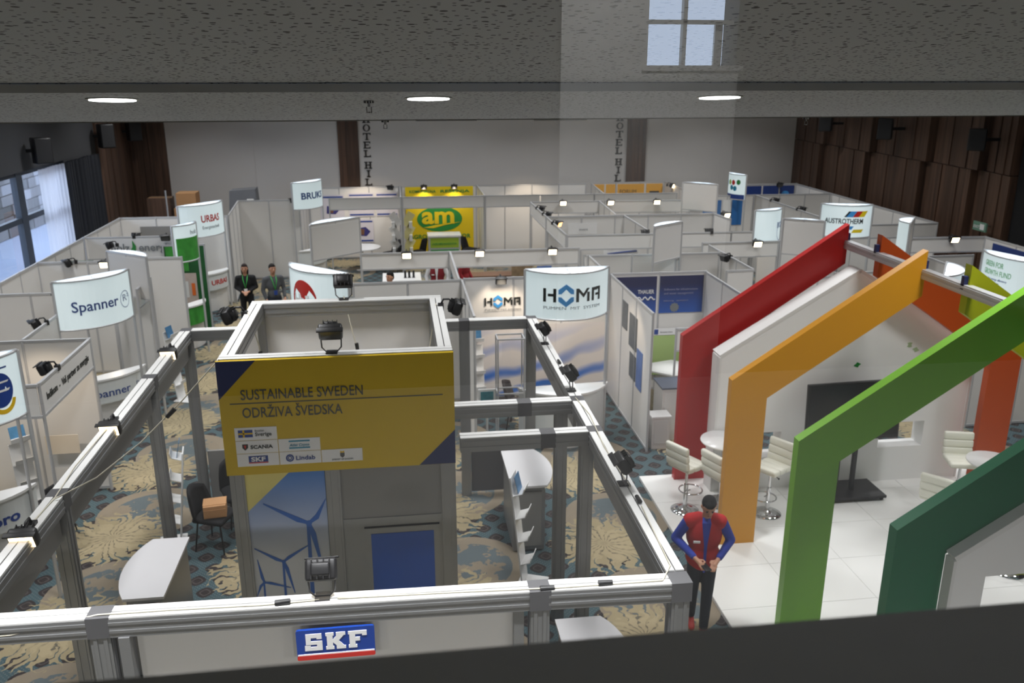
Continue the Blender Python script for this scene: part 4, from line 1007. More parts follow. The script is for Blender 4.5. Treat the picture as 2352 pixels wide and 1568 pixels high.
sign('curved backlit sign with dark blue block lettering, left of the walnut strip', (-2.89,25.07),(-2.14,25.98),(1,-1),1.06, texts=[('BRUKS',.27,-.46,.30,mat('print_bruks',(38,78,140),.5),.88,.028)])
sign('curved sign seen from its blank grey back, left of the yellow wall', (-1.76,17.94),(-.8,18.82),(-1,1),1.0)
sign('curved backlit sign with a red oval behind the tower', (-1.77,14.3),(-.78,13.36),(-1,-1),1.02,
     deco=lambda p, b: (disc(p, b, -.04, .26, .30, .36, RED, a0=0, a1=360), text('Hailo', .26, None, None, None, PWHITE, p, .03, width=.50, bend=lambda x,y,z: b(-.27+x,.20+y,z+.003))))
sign('wide curved backlit sign with black letters around a blue diamond', (1.98,13.28),(3.34,13.32),(0,-1),1.03, sag=.42,
     texts=[('PUMPEN  MIT  SYSTEM',.07,-.48,.18,GRYT,1.0,.0)], deco=lambda p, b: homa(p, -.48, .30, .225, bend=lambda u, v, o: b(u, v, o)))
def holz(p, b):
    strip(p, b, -.34, .02, .34, .52, GL); text('holz', .14, None, None, None, GRYT, p, 0, bend=lambda x,y,z: b(.0+x,.58+y,z))
sign('small curved sign printed green below and white above, left', (-4.52,18.15),(-4.17,18.72),(1,-1),1.06, deco=holz)
sign('curved sign seen from behind, between the blue lettered sign and the green one', (-5.04,15.71),(-4.22,15.08),(1,1),1.06)
def wavelogo(p, b):
    disc(p, b, .28, .38, .16, .2, BLUE); strip(p, b, .18, .36, .38, .385, PWHITE, o=.007, shear=.02); strip(p, b, .18, .46, .38, .48, PWHITE, o=.007, shear=.02); disc(p, b, .3, .28, .16, .18, mat('flag_yellow'), a0=190, a1=350, inner=.7)
sign('curved sign with a blue and yellow swirl at the left frame edge', (-5.2,9.35),(-4.3,9.95),(1,-1),1.0, deco=lambda p, b: (wavelogo(p, b), strip(p, b, .1, .62, .4, .64, NB)))
sign('curved sign seen from its blank back, above the photo posters', (5.14,16.83),(5.9,17.38),(-1,1),1.02)
sign('curved sign seen from its blank back, before the amber posters', (8.03,23.8),(8.82,23.15),(1,1),1.03)
def s12(p, b):
    strip(p, b, -.45, .0, .45, .16, BLUE)
    for u, v, m in ((-.12,.52,mat('dot_lime',(170,200,60),.5)),(.05,.52,RED),(.24,.54,GRN),(.12,.34,TEAL),(-.02,.36,TEAL),(-.3,.5,mat('dot_pale',(150,200,220),.5))): disc(p, b, u, v, .07, .08, m)
sign('narrow curved sign with coloured dots and a blue base band', (10.26,26.03),(10.5,25.23),(-1,-1),1.03, deco=s12)
sign('curved backlit sign with thin blue outline lettering', (8.0,18.6),(8.77,18.92),(.2,-1),1.02, texts=[('IKOS',.2,.12,.34,NB,.34,.0)], deco=lambda p, b: disc(p, b, .3, .25, .16, .22, NB, a0=150, a1=330, inner=.93))
sign('curved sign seen from its blank back, behind the red arch', (8.15,17.45),(8.86,17.0),(1,1),1.02)
def austro(p, b):
    for i, m in enumerate((BLK, LBLUE, RED, mat('print_signal_yellow',(236,208,30),.5))):
        u = -.10 + (0 if i == 0 else .05+.15*(i-1)); strip(p, b, u, .50, u+(.05 if i == 0 else .15), .64, m, shear=.1, n=4)
    strip(p, b, .1, .12, .36, .2, MAT['print_signal_yellow'], shear=.05, n=4); strip(p, b, -.08, .2, .1, .28, LBLUE, shear=.05, n=4)
sign('curved backlit sign with black letters under a striped colour flag', (9.98,19.41),(11.1,19.09),(-.3,-1),1.03, texts=[('AUSTROTHERM',.17,-.54,.34,BLK,.92,.018)], deco=austro)
sign('slim curved sign end with lit top right of the flag logo sign', (10.5,16.55),(10.98,17.2),(-1,.3),1.0, sag=.26)
sign('curved sign with a bright lit top behind the amber arch', (8.24,11.95),(8.94,12.93),(1,-.4),1.04, sag=.3)
GT = mat('print_soft_green', (140,196,150), .5)
sign('curved backlit sign with soft green lettering at the right frame edge', (10.22,13.8),(10.6,12.45),(-1,-.3),1.0, sag=.33,
     texts=[('GREEN FOR',.13,-.50,.56,GT,.46,.006),('GROWTH FUND',.13,-.50,.42,GT,.62,.006),('Finance for energy efficiency',.05,-.50,.34,NB,.56,0),('and renewable energy',.05,-.50,.28,NB,.42,0)],
     deco=lambda p, b: (disc(p, b, .45, .1, .12, .12, mat('print_orange')), disc(p, b, .25, .05, .08, .06, RED)))

# ------------------------------------------------------------------ counters
def round_counter(label, A, B, n, sag, texts=(), band=SIGNW, ztop=1.05, dz=.42, body=True):
    t = thing('reception_counter', label, 'counter', (A[0],A[1],0), 'curved booth counters')
    arc, cen, rad, half, nn, cc = dshape(A,B,n,sag)
    top = dshape(A,B,n,sag,14,-.03)[0]
    MB().prism([(p.x,p.y) for p in top], ztop-.035, ztop).build('top', GLOSSW, t)
    ins = dshape(A,B,n,sag,14,0.015)[0]; m_ = len(arc); z0 = ztop-.035-dz; z1 = ztop-.035
    vs = [(p.x,p.y,z0) for p in arc] + [(p.x,p.y,z1) for p in arc] + [(p.x,p.y,z0) for p in ins] + [(p.x,p.y,z1) for p in ins]; fs = []
    for i in range(m_-1): fs += [(i,i+1,m_+i+1,m_+i),(2*m_+i+1,2*m_+i,3*m_+i,3*m_+i+1),(i+1,i,2*m_+i,2*m_+i+1)]
    fp = MB().add(vs, fs).build('front_band', band, t)
    bs = dshape(A,B,n,sag*.8,12,.05)[0]; MB().prism([(p.x,p.y) for p in bs], 0, z0+.002).build('base', WHITE, t)
    sgn = 1 if (Vector((0,0,1)).cross(nn)).dot(cc) > 0 else -1
    def bend(u, v, o):
        th = u/rad; d = nn*math.cos(th)+sgn*cc*math.sin(th); p = cen+d*(rad+o); return Vector((p.x,p.y,z0+v))
    for (s, size, u, v, m, wd, bold) in texts: text(s, size, None, None, None, m, fp, bold, width=wd, bend=lambda x,y,z,u=u,v=v: bend(u+x,v+y,z))
    return t
CB = mat('counter_band', (222,226,226), .4)
round_counter('curved counter with blue lettering under the large left sign', (-5.75,15.0),(-4.72,15.9),(1,-1),.3, [('Spanner',.2,-.46,.12,NB,.72,.01),('R²',.18,.4,.12,mat('print_pale_blue'),.16,0)], CB)
round_counter('curved counter with red lettering under the red sign', (-5.45,23.2),(-4.66,24.2),(1,-1),.3, [('URBAS',.18,-.2,.14,RED,.6,.02)], CB)
round_counter('curved counter wrapped in a green photo print', (-5.2,19.85),(-4.62,20.75),(1,-1),.3, [], GL)
round_counter('curved counter with blue lettering near the far blank sign', (-2.95,26.2),(-2.2,27.1),(1,-1),.25, [('BRUKS',.2,-.05,.12,mat('print_bruks'),.5,.02)], CB)
round_counter('wide curved white counter under the blue diamond sign', (1.95,13.75),(3.5,13.85),(0,-1),.5, [], CB, dz=.75)
round_counter('round ended counter at the left frame edge with blue lettering', (-6.2,10.3),(-4.85,11.05),(1,-1),.35, [('pro',.2,.2,.1,BLUE,.35,.03)], CB)
def counter(label, x0, y0, x1, y1, curve, h=1.0, grp='info counters in the truss stand'):
    """lockable counter with one bowed long side; curve = +x or -x side"""
    t = thing('info_counter', label, 'counter', ((x0+x1)/2,(y0+y1)/2,0), grp); pts = []
    n = 10; bow = 0.16
    if curve > 0:
        pts = [(x0,y1),(x0,y0)] + [(x1-bow+bow*math.sin(math.pi*(k/n))**.8, y0+(y1-y0)*k/n) for k in range(n+1)]
    else:
        pts = [(x1,y0),(x1,y1)] + [(x0+bow-bow*math.sin(math.pi*(k/n))**.8, y1-(y1-y0)*k/n) for k in range(n+1)]
    MB().prism(pts, h-.03, h).build('top', mat('counter_top', (214,213,215), .3), t)
    xa, xb = (x0+.03, x1-bow-.02) if curve > 0 else (x0+bow+.02, x1-.03)
    MB().box(xa,y0+.05,0.03,xb,y1-.05,h-.03).build('body', ALU, t)
    xs = xb if curve > 0 else xa
    for k in range(2):
        ya = y0+.08+(y1-y0-.16)*k/2; MB().box(xs-.006,ya,.1,xs+.012,ya+(y1-y0-.16)/2-.03,h-.1).build('side_panel', GREYP, t)
    MB().box(xa+.04,y0+.03,.1,xb-.04,y0+.055,h-.1).build('end_panel', GREYP, t)
    return t
counter('bow fronted white counter on the left inside the truss stand', -3.12,8.2,-2.55,9.42,-1)
counter('bow fronted white counter right of the tower', 1.35,10.17,1.98,11.32,1)
counter('white counter top at the bottom edge, inside the front corner', 1.40,6.3,2.02,7.28,1)

# ================================================================== SMALL FURNITURE
def brochure_stand(label, x, y, rz, h=1.5):
    t = thing('brochure_stand', label, 'brochure stand', (0,0,0), 'zigzag brochure stands')
    MB().rbox(T(0,0,.015), .34, .36, .03, .01).build('base', GLOSSW, t)
    lean = .16
    MB().bar((0,.10,.03),(0,.10+lean,h), .26, .018, up=(0,1,0)).build('back_panel', GLOSSW, t)
    for k in range(4):
        z = .32 + k*.31; yb = .10 + lean*z/h
        tr = MB().bar((0,yb,z),(0,yb-.13,z+.05), .25, .010).bar((0,yb-.13,z+.05),(0,yb-.15,z+.12), .25, .008).build('tray', GLOSSW, t)
        if k == 3: MB().bar((0,yb-.07,z+.04),(0,yb-.02,z+.25), .2, .006, up=(0,1,0)).build('brochure', mat('brochure_print',(70,120,160),.4,var=.5,scale=12), tr)
    t.location = (x,y,0); t.rotation_euler = (0,0,rz); return t
brochure_stand('white zigzag brochure stand beside the right counter', 1.52, 9.45, R(68), 1.5)
brochure_stand('white zigzag brochure stand seen edge on behind the left counter', -3.22, 11.1, R(-80), 1.35)
brochure_stand('white brochure stand with a blue leaflet by the left booths', -4.25, 16.7, R(70), 1.4)
brochure_stand('white leaflet holder inside the diamond logo booth', 1.45, 15.5, R(10), 1.2)
brochure_stand('white leaflet holder in the near left booth', -5.2, 11.75, R(40), 1.25)

def shell_chair(label, x, y, rz, m=BLACKF, grp='black upholstered visitor chairs'):
    t = thing('visitor_chair', label, 'chair', (0,0,0), grp)
    MB().rbox(T(0,0,.455,0,R(3)), .46, .44, .07, .03).build('seat', m, t)
    mb = MB(); vs = []; n = 8; q = 6
    for j in range(q+1):
        for i in range(n+1):
            u = -1+2*i/n; v = j/q; wd = .235*(1-.22*v*v); vs.append((wd*u, .20+.09*v-.07*u*u, .46+.42*v-.06*u*u*v))
    N = len(vs); vs += [(a,b_+.045,c) for a,b_,c in vs]; fs = []
    for j in range(q):
        for i in range(n):
            a = j*(n+1)+i; fs += [(a,a+1,a+n+2,a+n+1),(N+a+1,N+a,N+a+n+1,N+a+n+2)]
    for i in range(n): fs += [(i+1,i,N+i,N+i+1),(q*(n+1)+i,q*(n+1)+i+1,N+q*(n+1)+i+1,N+q*(n+1)+i)]
    for j in range(q): a = j*(n+1); fs += [(a,a+n+1,N+a+n+1,N+a),(a+n+(n+1),a+n,N+a+n,N+a+n+n+1)]
    MB().add(vs, fs, True).build('backrest', m, t)
    for sx in (-1,1):
        for sy in (-1,1):
            MB().cyl((sx*.17,sy*.16,.43),(sx*.22,sy*.21,0),.013,.010,8).build('leg', BLACK, t)
    t.location = (x,y,0); t.rotation_euler = (0,0,rz); return t
shell_chair('black chair behind, beside the small white table at the tower', -2.38, 11.62, R(25))
shell_chair('black chair carrying the cardboard box, left of the tower', -2.60, 10.95, R(72))
shell_chair('dark brown chair in the blue wave booth', 2.08, 14.5, R(72), mat('brown_fabric',(58,50,50),.85,var=.1,scale=50))
shell_chair('black chair at the round table in the far poster booth', -.22, 28.5, R(-60))
shell_chair('second black chair in the far poster booth, nearer', -.2, 27.65, R(-100))
shell_chair('black chair left of the green fronted desk', .66, 28.6, R(-70)); shell_chair('black chair right of the green fronted desk', 2.4, 28.8, R(60))
shell_chair('black chair by the left frame edge counter', -4.95, 11.55, R(-120))
cb = thing('cardboard_box', 'open brown cardboard box on the black chair', 'box', (-2.6,10.95,.49))
CBM = mat('cardboard', (186,140,96), .8, var=.05, scale=10)
Mc = T(-2.58,10.93,.577,R(8)); MB().mbox(Mc, .29,.26,.17).build('body', CBM, cb); MB().mbox(Mc @ T(0,.02,.088), .30,.22,.006).build('flap', CBM, cb); MB().mbox(Mc @ T(0,-.135,-.02,0,R(6)), .28,.006,.12).build('flap', CBM, cb)
def side_table(label, x, y, r, h, n=8, grp=None):
    t = thing('small_table', label, 'table', (x,y,0), grp); pts = [(x+r*math.cos(2*math.pi*k/n+.3), y+r*math.sin(2*math.pi*k/n+.3)) for k in range(n)]
    MB().prism(pts, h-.03, h).build('top', GLOSSW, t); MB().cyl((x,y,.02),(x,y,h-.03),.035).build('column', CHROME, t); MB().lathe([(0,0),(.22,0),(.22,.015),(0,.03)], (x,y,0), 20).build('foot', CHROME, t); return t
side_table('small white table half hidden behind the tower', -1.93, 11.08, .36, .74, 8)
side_table('white hexagonal table below the pale green board', 5.15, 15.2, .48, .76, 6)
side_table('white round table in the far poster booth', -1.15, 28.1, .6, .76, 20)
side_table('white table beside the photo posters, right of centre', 7.25, 16.9, .5, .76, 6)
side_table('white table inside the house stand, behind the gable wall', 7.9, 13.2, .5, .76, 6)
# box plinths and desks
def plinth(label, x0,y0,x1,y1,h, topm=None):
    t = thing('plinth', label, 'plinth', ((x0+x1)/2,(y0+y1)/2,0)); MB().box(x0+.02,y0+.02,0,x1-.02,y1-.02,h-.03).build('body', WHITE, t); MB().box(x0,y0,h-.03,x1,y1,h).build('top', topm or GLOSSW, t); MB().box(x0+.06,y0+.01,.1,x1-.06,y0+.03,h-.08).build('front_panel', OFFW, t)
plinth('white plinth with a grey top left of the red arch', 4.42,13.55,4.95,14.1,.98, mat('slate_top',(96,104,120),.4))
plinth('low white plinth in front of the grey topped one', 4.15,13.2,4.5,13.5,.6)
dk_ = thing('desk', 'long white desk with electronic devices under the lit fascia', 'desk', (.1,23.6,0))
MB().box(-.45,23.2,.70,.6,24.2,.75).build('top', GLOSSW, dk_)
for x, y in ((-.4,23.25),(.55,23.25),(-.4,24.15),(.55,24.15)): MB().box(x-.02,y-.02,0,x+.02,y+.02,.7).build('leg', ALUW, dk_)
for i, x in enumerate((.17,.28,.40)):
    d = thing('device', ['small black device on the white desk, left','small black device on the white desk, middle','small black device on the white desk, right'][i], 'device', (x,23.5,.75)); MB().rbox(T(x,23.55,.85),.06,.05,.20,.012).build('case', BLACK, d); MB().box(x-.04,23.5,.75,x+.04,23.6,.76).build('foot', DGREY, d)
for i, (x, y) in enumerate(((1.45,22.6),(1.75,23.5))):
    dd = thing('long_table', ['long brown table standing behind the red vested staff','second brown table behind the lit fascia'][i], 'table', (x,y,0)); MB().box(x,y,.70,x+2.2-i*.6,y+.55,.74).build('top', mat('table_brown',(116,84,62),.5), dd)
    for a, b_ in ((x+.1,y+.08),(x+2.0-i*.6,y+.08),(x+.1,y+.47),(x+2.0-i*.6,y+.47)): MB().box(a-.03,b_-.03,0,a+.03,b_+.03,.7).build('leg', BLACK, dd)
gd = thing('desk', 'desk with a framed green front before the yellow wall', 'desk', (1.53,28.2,0))
MB().box(1.0,28.15,0,2.05,28.75,1.02).build('body', WHITE, gd); MB().box(.98,28.1,1.02,2.07,28.78,1.07).build('top', GLOSSW, gd)
MB().box(1.0,28.13,.1,2.05,28.15,1.02).build('frame', ALUW, gd); gp = MB().box(1.06,28.122,.66,1.99,28.13,.98).build('green_board', mat('board_lime',(150,180,50),.5), gd); MB().box(1.06,28.122,.14,1.99,28.13,.6).build('green_board', GRN, gd)
text('AGROMEHANIZATOR', .09, (1.12,28.12,.76), RX, UZ, GRN, gp, .01, width=.8)
# glass showcase frame in the diamond logo booth
sc_ = thing('glass_screen', 'slim framed glass screen at the front of the diamond logo booth', 'screen', (1.8,13.6,0))
mb = MB()
for x in (1.56,2.0):
    for y in (13.45,13.75): mb.box(x-.012,y-.012,0,x+.012,y+.012,2.0)
for z in (1.05,2.0):
    mb.box(1.55,13.44,z-.012,2.01,13.46,z+.012).box(1.55,13.74,z-.012,2.01,13.76,z+.012).box(1.55,13.45,z-.012,1.57,13.75,z+.012).box(1.99,13.45,z-.012,2.01,13.75,z+.012)
mb.build('frame', ALUW, sc_)
MB().add([(1.56,13.45,1.05),(2.0,13.45,1.05),(2.0,13.45,2.0),(1.56,13.45,2.0)],[(0,1,2,3)]).build('pane', gm, sc_)
tb = thing('tablet_stand', 'white framed picture display beside the dark brown chair', 'display', (1.42,13.9,0)); MB().box(1.27,13.9,.60,1.57,13.93,.98).build('frame', OFFW, tb); MB().box(1.31,13.892,.66,1.53,13.9,.94).build('picture', mat('picture_teal',(60,130,140),.4,var=.5,scale=14), tb); MB().cyl((1.42,13.92,0),(1.42,13.92,.62),.02).build('stem', OFFW, tb); MB().box(1.28,13.8,0,1.56,14.05,.02).build('foot', OFFW, tb)
# brochure racks on the divider of the yellow booth
for i, (x, s) in enumerate(((-.05,-1),(.36,1))):
    t = thing('leaflet_rack', ['folding white leaflet rack left of the divider, far booth','folding leaflet rack with yellow sheets before the yellow wall'][i], 'rack', (x,27.9,0))
    for k in range(4): MB().bar((x-.12*s,27.9,.2+k*.42),(x+.12*s,27.9,.6+k*.42),.25,.02,up=(0,1,0)).build('leaf', WHITE if i == 0 else mat('leaf_cream',(226,220,160),.5), t); 
    for k in range(3): MB().box(x+.07*s-.05,27.75,.55+k*.42,x+.07*s+.05,28.05,.75+k*.42).build('holder', OFFW, t)
# things stacked behind the booths
for i, (x, z, sx, sz, m, lab) in enumerate(((-7.45,0,.7,2.35,WOOD,'dark wooden crate at the back left corner'),(-6.55,0,.9,1.5,CBM,'tall cardboard carton behind the far left booths'),(-6.75,1.52,.5,.5,CBM,'cardboard carton stacked on top, left'),(-6.2,1.52,.45,.45,CBM,'cardboard carton stacked on top, right'),(-6.6,2.05,.6,.45,CBM,'uppermost cardboard carton of the pile'))):
    t = thing('carton', lab, 'box', (x,29,z), 'cartons behind the booths'); MB().box(x-sx/2,28.7,z,x+sx/2,29.3,z+sz).build('body', m, t); MB().box(x-sx/2-.004,28.95,z+sz-.03,x+sx/2+.004,29.05,z+sz+.004).build('tape', mat('tape',(170,140,100),.4), t)
sp_ = thing('covered_stack', 'grey covered equipment stack behind the tall white partition', 'equipment', (-4.9,29,0)); MB().add([(-5.45,28.6,0),(-4.3,28.6,0),(-4.3,29.4,0),(-5.45,29.4,0),(-5.25,28.7,2.55),(-4.45,28.7,2.6),(-4.45,29.3,2.6),(-5.25,29.3,2.55)],[(0,3,2,1),(4,5,6,7),(0,1,5,4),(1,2,6,5),(2,3,7,6),(3,0,4,7)]).build('cover', mat('grey_cover',(112,114,118),.8,var=.1,scale=3), sp_); MB().box(-4.7,28.5,2.0,-4.5,28.62,2.3).build('label_board', OFFW, sp_)
hs = thing('coat_rail', 'thin steel poles standing behind the far left booths', 'pole', (-6.9,27.5,0)); MB().cyl((-6.9,27.5,0),(-6.9,27.5,2.75),.025).build('pole', ALUW, hs); MB().cyl((-7.1,27.5,0),(-6.7,27.5,0.03),.03).build('foot', DGREY, hs)

# loudspeakers on the side walls, exit sign
def speaker(x, y, z, s, lab, h=.5):
    t = thing('loudspeaker', lab, 'speaker', (x,y,z), 'wall loudspeakers'); M = T(x,y,z,R(35*s),0)
    MB().rbox(M, .40,.38,h,.03).build('cabinet', BLACK, t); MB().mbox(M @ T(0,-.192,0), .34,.01,h-.08).build('grille', mat('speaker_grille',(34,34,36),.8), t)
    MB().bar((x,y,z),(x-s*(.36 if s > 0 else .6),y+.0,z),.06,.08).build('bracket', BLACK, t)
speaker(14.1,27.7,4.55,-1,'black loudspeaker on the walnut wall, farthest'); speaker(14.1,24.1,4.6,-1,'black loudspeaker in the middle of the walnut wall',.6); speaker(14.1,19.95,4.6,-1,'black loudspeaker near the right frame edge',.52)
speaker(-8.48,22.8,4.35,1,'black loudspeaker above the left window',.62); speaker(-8.48,27.8,4.35,1,'black loudspeaker above the dark curtain',.7); speaker(-8.45,30.6,4.3,1,'black loudspeaker on the walnut corner at the left',.6)
ex = thing('exit_sign', 'small green exit sign before the walnut wall', 'sign', (14.45,19.8,2.4)); MB().box(14.42,19.55,2.38,14.46,20.05,2.6).build('box', mat('exit_green',(110,150,130),.4), ex); MB().box(14.414,19.62,2.42,14.42,19.78,2.56).build('arrow', PWHITE, ex); MB().bar((14.46,19.8,2.5),(14.9,19.8,2.5),.02,.02).build('arm', DGREY, ex)
text('EXIT', .1, (14.418,20.02,2.44), (0,-1,0), UZ, PWHITE, ex, .01, width=.22)

# ================================================================== FLOODLIGHTS
def flood_proto(kind, lens):
    t = thing('floodlight', '', 'floodlight')
    if kind == 'up':      # standing on a U bracket, shining down in front (-Y)
        M = T(0,-.02,.20,0,R(35))
        MB().tube([(-.09,0,.16),(-.085,0,.05),(-.05,0,.012),(.05,0,.012),(.085,0,.05),(.09,0,.16)], .007, 6).build('bracket', DGREY, t)
        MB().box(-.05,-.05,-.002,.05,.05,.01).build('clamp', BLACK, t)
    else:                 # on an arm reaching out from the rail
        M = T(0,-.17,-.02,0,R(20))
        MB().tube([(0,0,.015),(0,-.03,.07),(0,-.09,.07),(0,-.14,.03)], .012, 6).build('arm', BLACK, t)
        MB().box(-.035,-.03,-.05,.035,.03,.025).build('clamp', BLACK, t)
    mb = MB(); mb.rbox(M, .21,.085,.15,.02); mb.rbox(M @ T(0,.06,.0), .13,.06,.09,.015)
    for k in range(4): mb.mbox(M @ T(-.06+.04*k,.055,.0), .006,.05,.13)
    mb.build('housing', BLACK, t)
    MB().mbox(M @ T(0,-.046,0), .17,.006,.115).build('lens', lens, t)
    MB().rbox(M @ T(0,-.045,.08), .23,.05,.012,.004).build('visor', BLACK, t)
    return t
def flood(kind, lens, items):
    p = None
    for (x, y, z, rz, lab) in items:
        if p is None: p = flood_proto(kind, lens); p.location = (x,y,z); p.rotation_euler = (0,0,rz); p['label'] = lab; p['group'] = 'black floodlights'
        else: dup(p, (x,y,z), rz, lab, 'black floodlights')
P2 = ZT+.004
flood('up', LENS, [(-.60,5.24,P2,R(180),'black floodlight standing on the front beam above the blue sign'),
   (-.61,9.40,ZW+.003,R(180),'black floodlight standing on the back edge of the tower'),(-.62,7.50,ZW+.003,R(0),'black floodlight on the front edge of the tower above the yellow banner'),
   (1.86,6.62,P2,R(-90),'black floodlight on the right beam near the man in the red vest'),(1.86,8.95,P2,R(-90),'black floodlight on the right beam over the white counter top'),(1.86,10.7,P2,R(-90),'farthest black floodlight on the right beam')])
flood('arm', LAMP, [(-2.95,6.55,P2,R(0),'lit black floodlight on the left beam, nearest'),(-2.95,8.72,P2,R(0),'lit black floodlight on the left beam, second from the front'),(-2.95,11.15,P2,R(0),'lit black floodlight on the left beam, farthest'),
   (-5.9,15.8,ZP,R(0),'lit floodlight just left of the large blue lettered sign'),(-5.95,18.5,ZP,R(0),'lit floodlight on the white partition by the window'),(-5.6,24.3,ZP,R(0),'lit floodlight in front of the walnut corner'),
   (.18,18.62,ZP,R(0),'lit floodlight on the lit fascia, left one'),(1.75,18.62,ZP,R(0),'lit floodlight on the lit fascia, middle one'),(3.35,18.62,ZP,R(0),'lit floodlight on the lit fascia, right one'),
   (4.95,25.75,ZP,R(0),'lit floodlight on the far long fascia, left one'),(6.35,25.65,ZP,R(10),'lit floodlight on the far long fascia, middle one'),(7.8,25.6,ZP,R(0),'lit floodlight on the far long fascia, right one'),
   (8.9,22.9,ZP,R(20),'lit floodlight left of the dotted sign base'),(8.15,18.85,ZP,R(0),'lit floodlight below the thin blue outline sign'),(12.95,18.75,ZP,R(0),'lit floodlight near the exit sign'),
   (9.3,29.2,ZP,R(60),'lit floodlight at the end of the amber posters')])
flood('arm', LAMPO, [(9.25,16.6,2.2,R(-40),'amber lit floodlight under the ridge beam'),(4.0,22.0,ZP,R(50),'lit floodlight on the receding fascia at the centre')])
flood('arm', LENS, [(X0-.0,8.95,ZW,R(-90),'black floodlight on the left edge of the tower'),(X1-.02,9.0,ZW,R(90),'black floodlight on the right edge of the tower'),
   (-5.5,13.9,ZP,R(-60),'black floodlight left below the large blue lettered sign'),(-4.55,11.6,ZP,R(-90),'black floodlight on the fascia with black lettering'),(-6.6,18.6,ZP,R(-60),'black floodlight left of the green picture, by the window'),(-6.3,20.4,ZP,R(-90),'black floodlight before the holz board, left'),
   (-6.2,21.4,ZP,R(180),'black floodlight on top of the holz board, left one'),(-5.45,21.4,ZP,R(0),'black floodlight on top of the holz board, right one'),(-4.9,21.4,ZP,R(-90),'black floodlight at the right end of the holz board'),(-5.0,16.9,ZP,R(-30),'black floodlight on the partition right of the blue lettered sign'),
   (.95,29.95,ZP,R(0),'black floodlight glowing on the yellow wall, left'),(1.98,29.95,ZP,R(0),'black floodlight glowing on the yellow wall, right'),(-3.0,27.25,ZP,R(-40),'black floodlight left of the dark blue lettered sign'),(-.1,29.95,ZP,R(-30),'black floodlight above the far product posters'),
   (4.0,24.6,ZP,R(60),'black floodlight on the receding centre fascia, far one'),(4.0,23.5,ZP,R(60),'black floodlight on the receding centre fascia, second'),(6.0,20.2,ZP,R(180),'black floodlight on the fascia left of the blank centre sign'),(7.6,20.15,ZP,R(180),'black floodlight on the fascia right of the blank centre sign'),
   (6.98,17.3,ZP,R(-70),'black floodlight on the diagonal white partition'),(11.32,25.2,ZP,R(90),'black floodlight on the receding right partition, far one'),(11.32,23.4,ZP,R(90),'black floodlight on the receding right partition, nearer'),(1.9,15.98,ZP,R(0),'black floodlight above the diamond logo wall'),
   (13.2,28.95,ZP,R(0),'black floodlight over the navy panels')])
def spot(x, y, z, tx, ty, tz, pw, col=(1,.78,.5), ang=95):
    l = bpy.data.lights.new('flood_beam', 'SPOT'); l.energy = pw; l.color = col; l.spot_size = R(ang); l.spot_blend = .6; l.shadow_soft_size = .06
    o = bpy.data.objects.new('flood_beam', l); COL.objects.link(o); o.location = (x,y,z); o.rotation_euler = (Vector((tx,ty,tz))-Vector((x,y,z))).to_track_quat('-Z','Y').to_euler()
WARM = (1,.82,.62)
for a in ((.95,29.72,2.42,.95,29.95,1.9,45),(1.98,29.72,2.42,1.98,29.95,1.9,45),(1.9,15.6,2.5,1.9,16,1.7,25),(2.9,15.0,2.7,2.9,16,1.0,45),(-5.9,15.4,2.4,-6.2,12.95,1.2,25),(-5.9,18.1,2.4,-6.0,16,1.2,20),(-5.6,23.9,2.4,-5.6,22,1,20),(.2,18.2,2.4,.2,16.5,.8,20),(1.75,18.2,2.4,1.75,16.5,.8,20),(3.35,18.2,2.4,3.35,16.5,.8,20),
          (4.95,25.4,2.4,4.95,23.2,1.5,20),(6.35,25.3,2.4,6.4,23.5,1.5,20),(7.8,25.3,2.4,7.8,23.5,1.5,20),(8.15,18.5,2.4,8.1,16.5,1,25),(-1.0,28.6,2.6,-1.0,30,1.3,45),(4.6,28.6,2.6,4.6,30,1.2,45),(-5.2,11.6,2.4,-5.2,12.9,1.0,35),(3.2,13.9,2.5,4.05,14.3,1.2,18),(9.3,21.6,2.5,9.3,23.4,1.8,20)):
    spot(a[0],a[1],a[2],a[3],a[4],a[5],a[6],WARM)
for y in (6.55,8.72,11.15): spot(-2.95,y-.33,ZT-.06,-2.95,y-.9,ZT-.5,9,(1,.86,.6),120)
spot(-.60,5.36,ZT+.22,-.60,5.2,ZT,1.2,(1,.85,.6),110)

# ================================================================== PEOPLE
def fused(name, m, parent, blobs, voxel=.014, smooth=4):
    """one continuous skin grown around tapered limbs and ellipsoids"""
    mb = MB()
    for b in blobs:
        if b[0] == 'c':
            _, p, r0, q, r1 = b; p = Vector(p); q = Vector(q); mb.cyl(p, q, r0, r1, 12); mb.ball(p, r0, 12, 8); mb.ball(q, r1, 12, 8)
        else:
            _, c, r = b[:3]; mb.ball(c, r, 14, 10, b[3] if len(b) > 3 else None)
    me = bpy.data.meshes.new(name); me.from_pydata(mb.v, [], mb.f); o = bpy.data.objects.new('tmp', me); COL.objects.link(o)
    r = o.modifiers.new('r','REMESH'); r.mode = 'VOXEL'; r.voxel_size = voxel
    s = o.modifiers.new('s','SMOOTH'); s.factor = .5; s.iterations = smooth
    dg = bpy.context.evaluated_depsgraph_get(); nm = bpy.data.meshes.new_from_object(o.evaluated_get(dg)); bpy.data.objects.remove(o); bpy.data.meshes.remove(me)
    nm.name = name
    for p in nm.polygons: p.use_smooth = True
    nm.materials.clear(); nm.materials.append(m); ob = bpy.data.objects.new(name, nm); COL.objects.link(ob); ob.parent = parent; LOC[ob.name] = LOC.get(parent.name,(0,0,0)); return ob
SKIN = mat('skin', (190,140,112), .55, var=.04, scale=20)
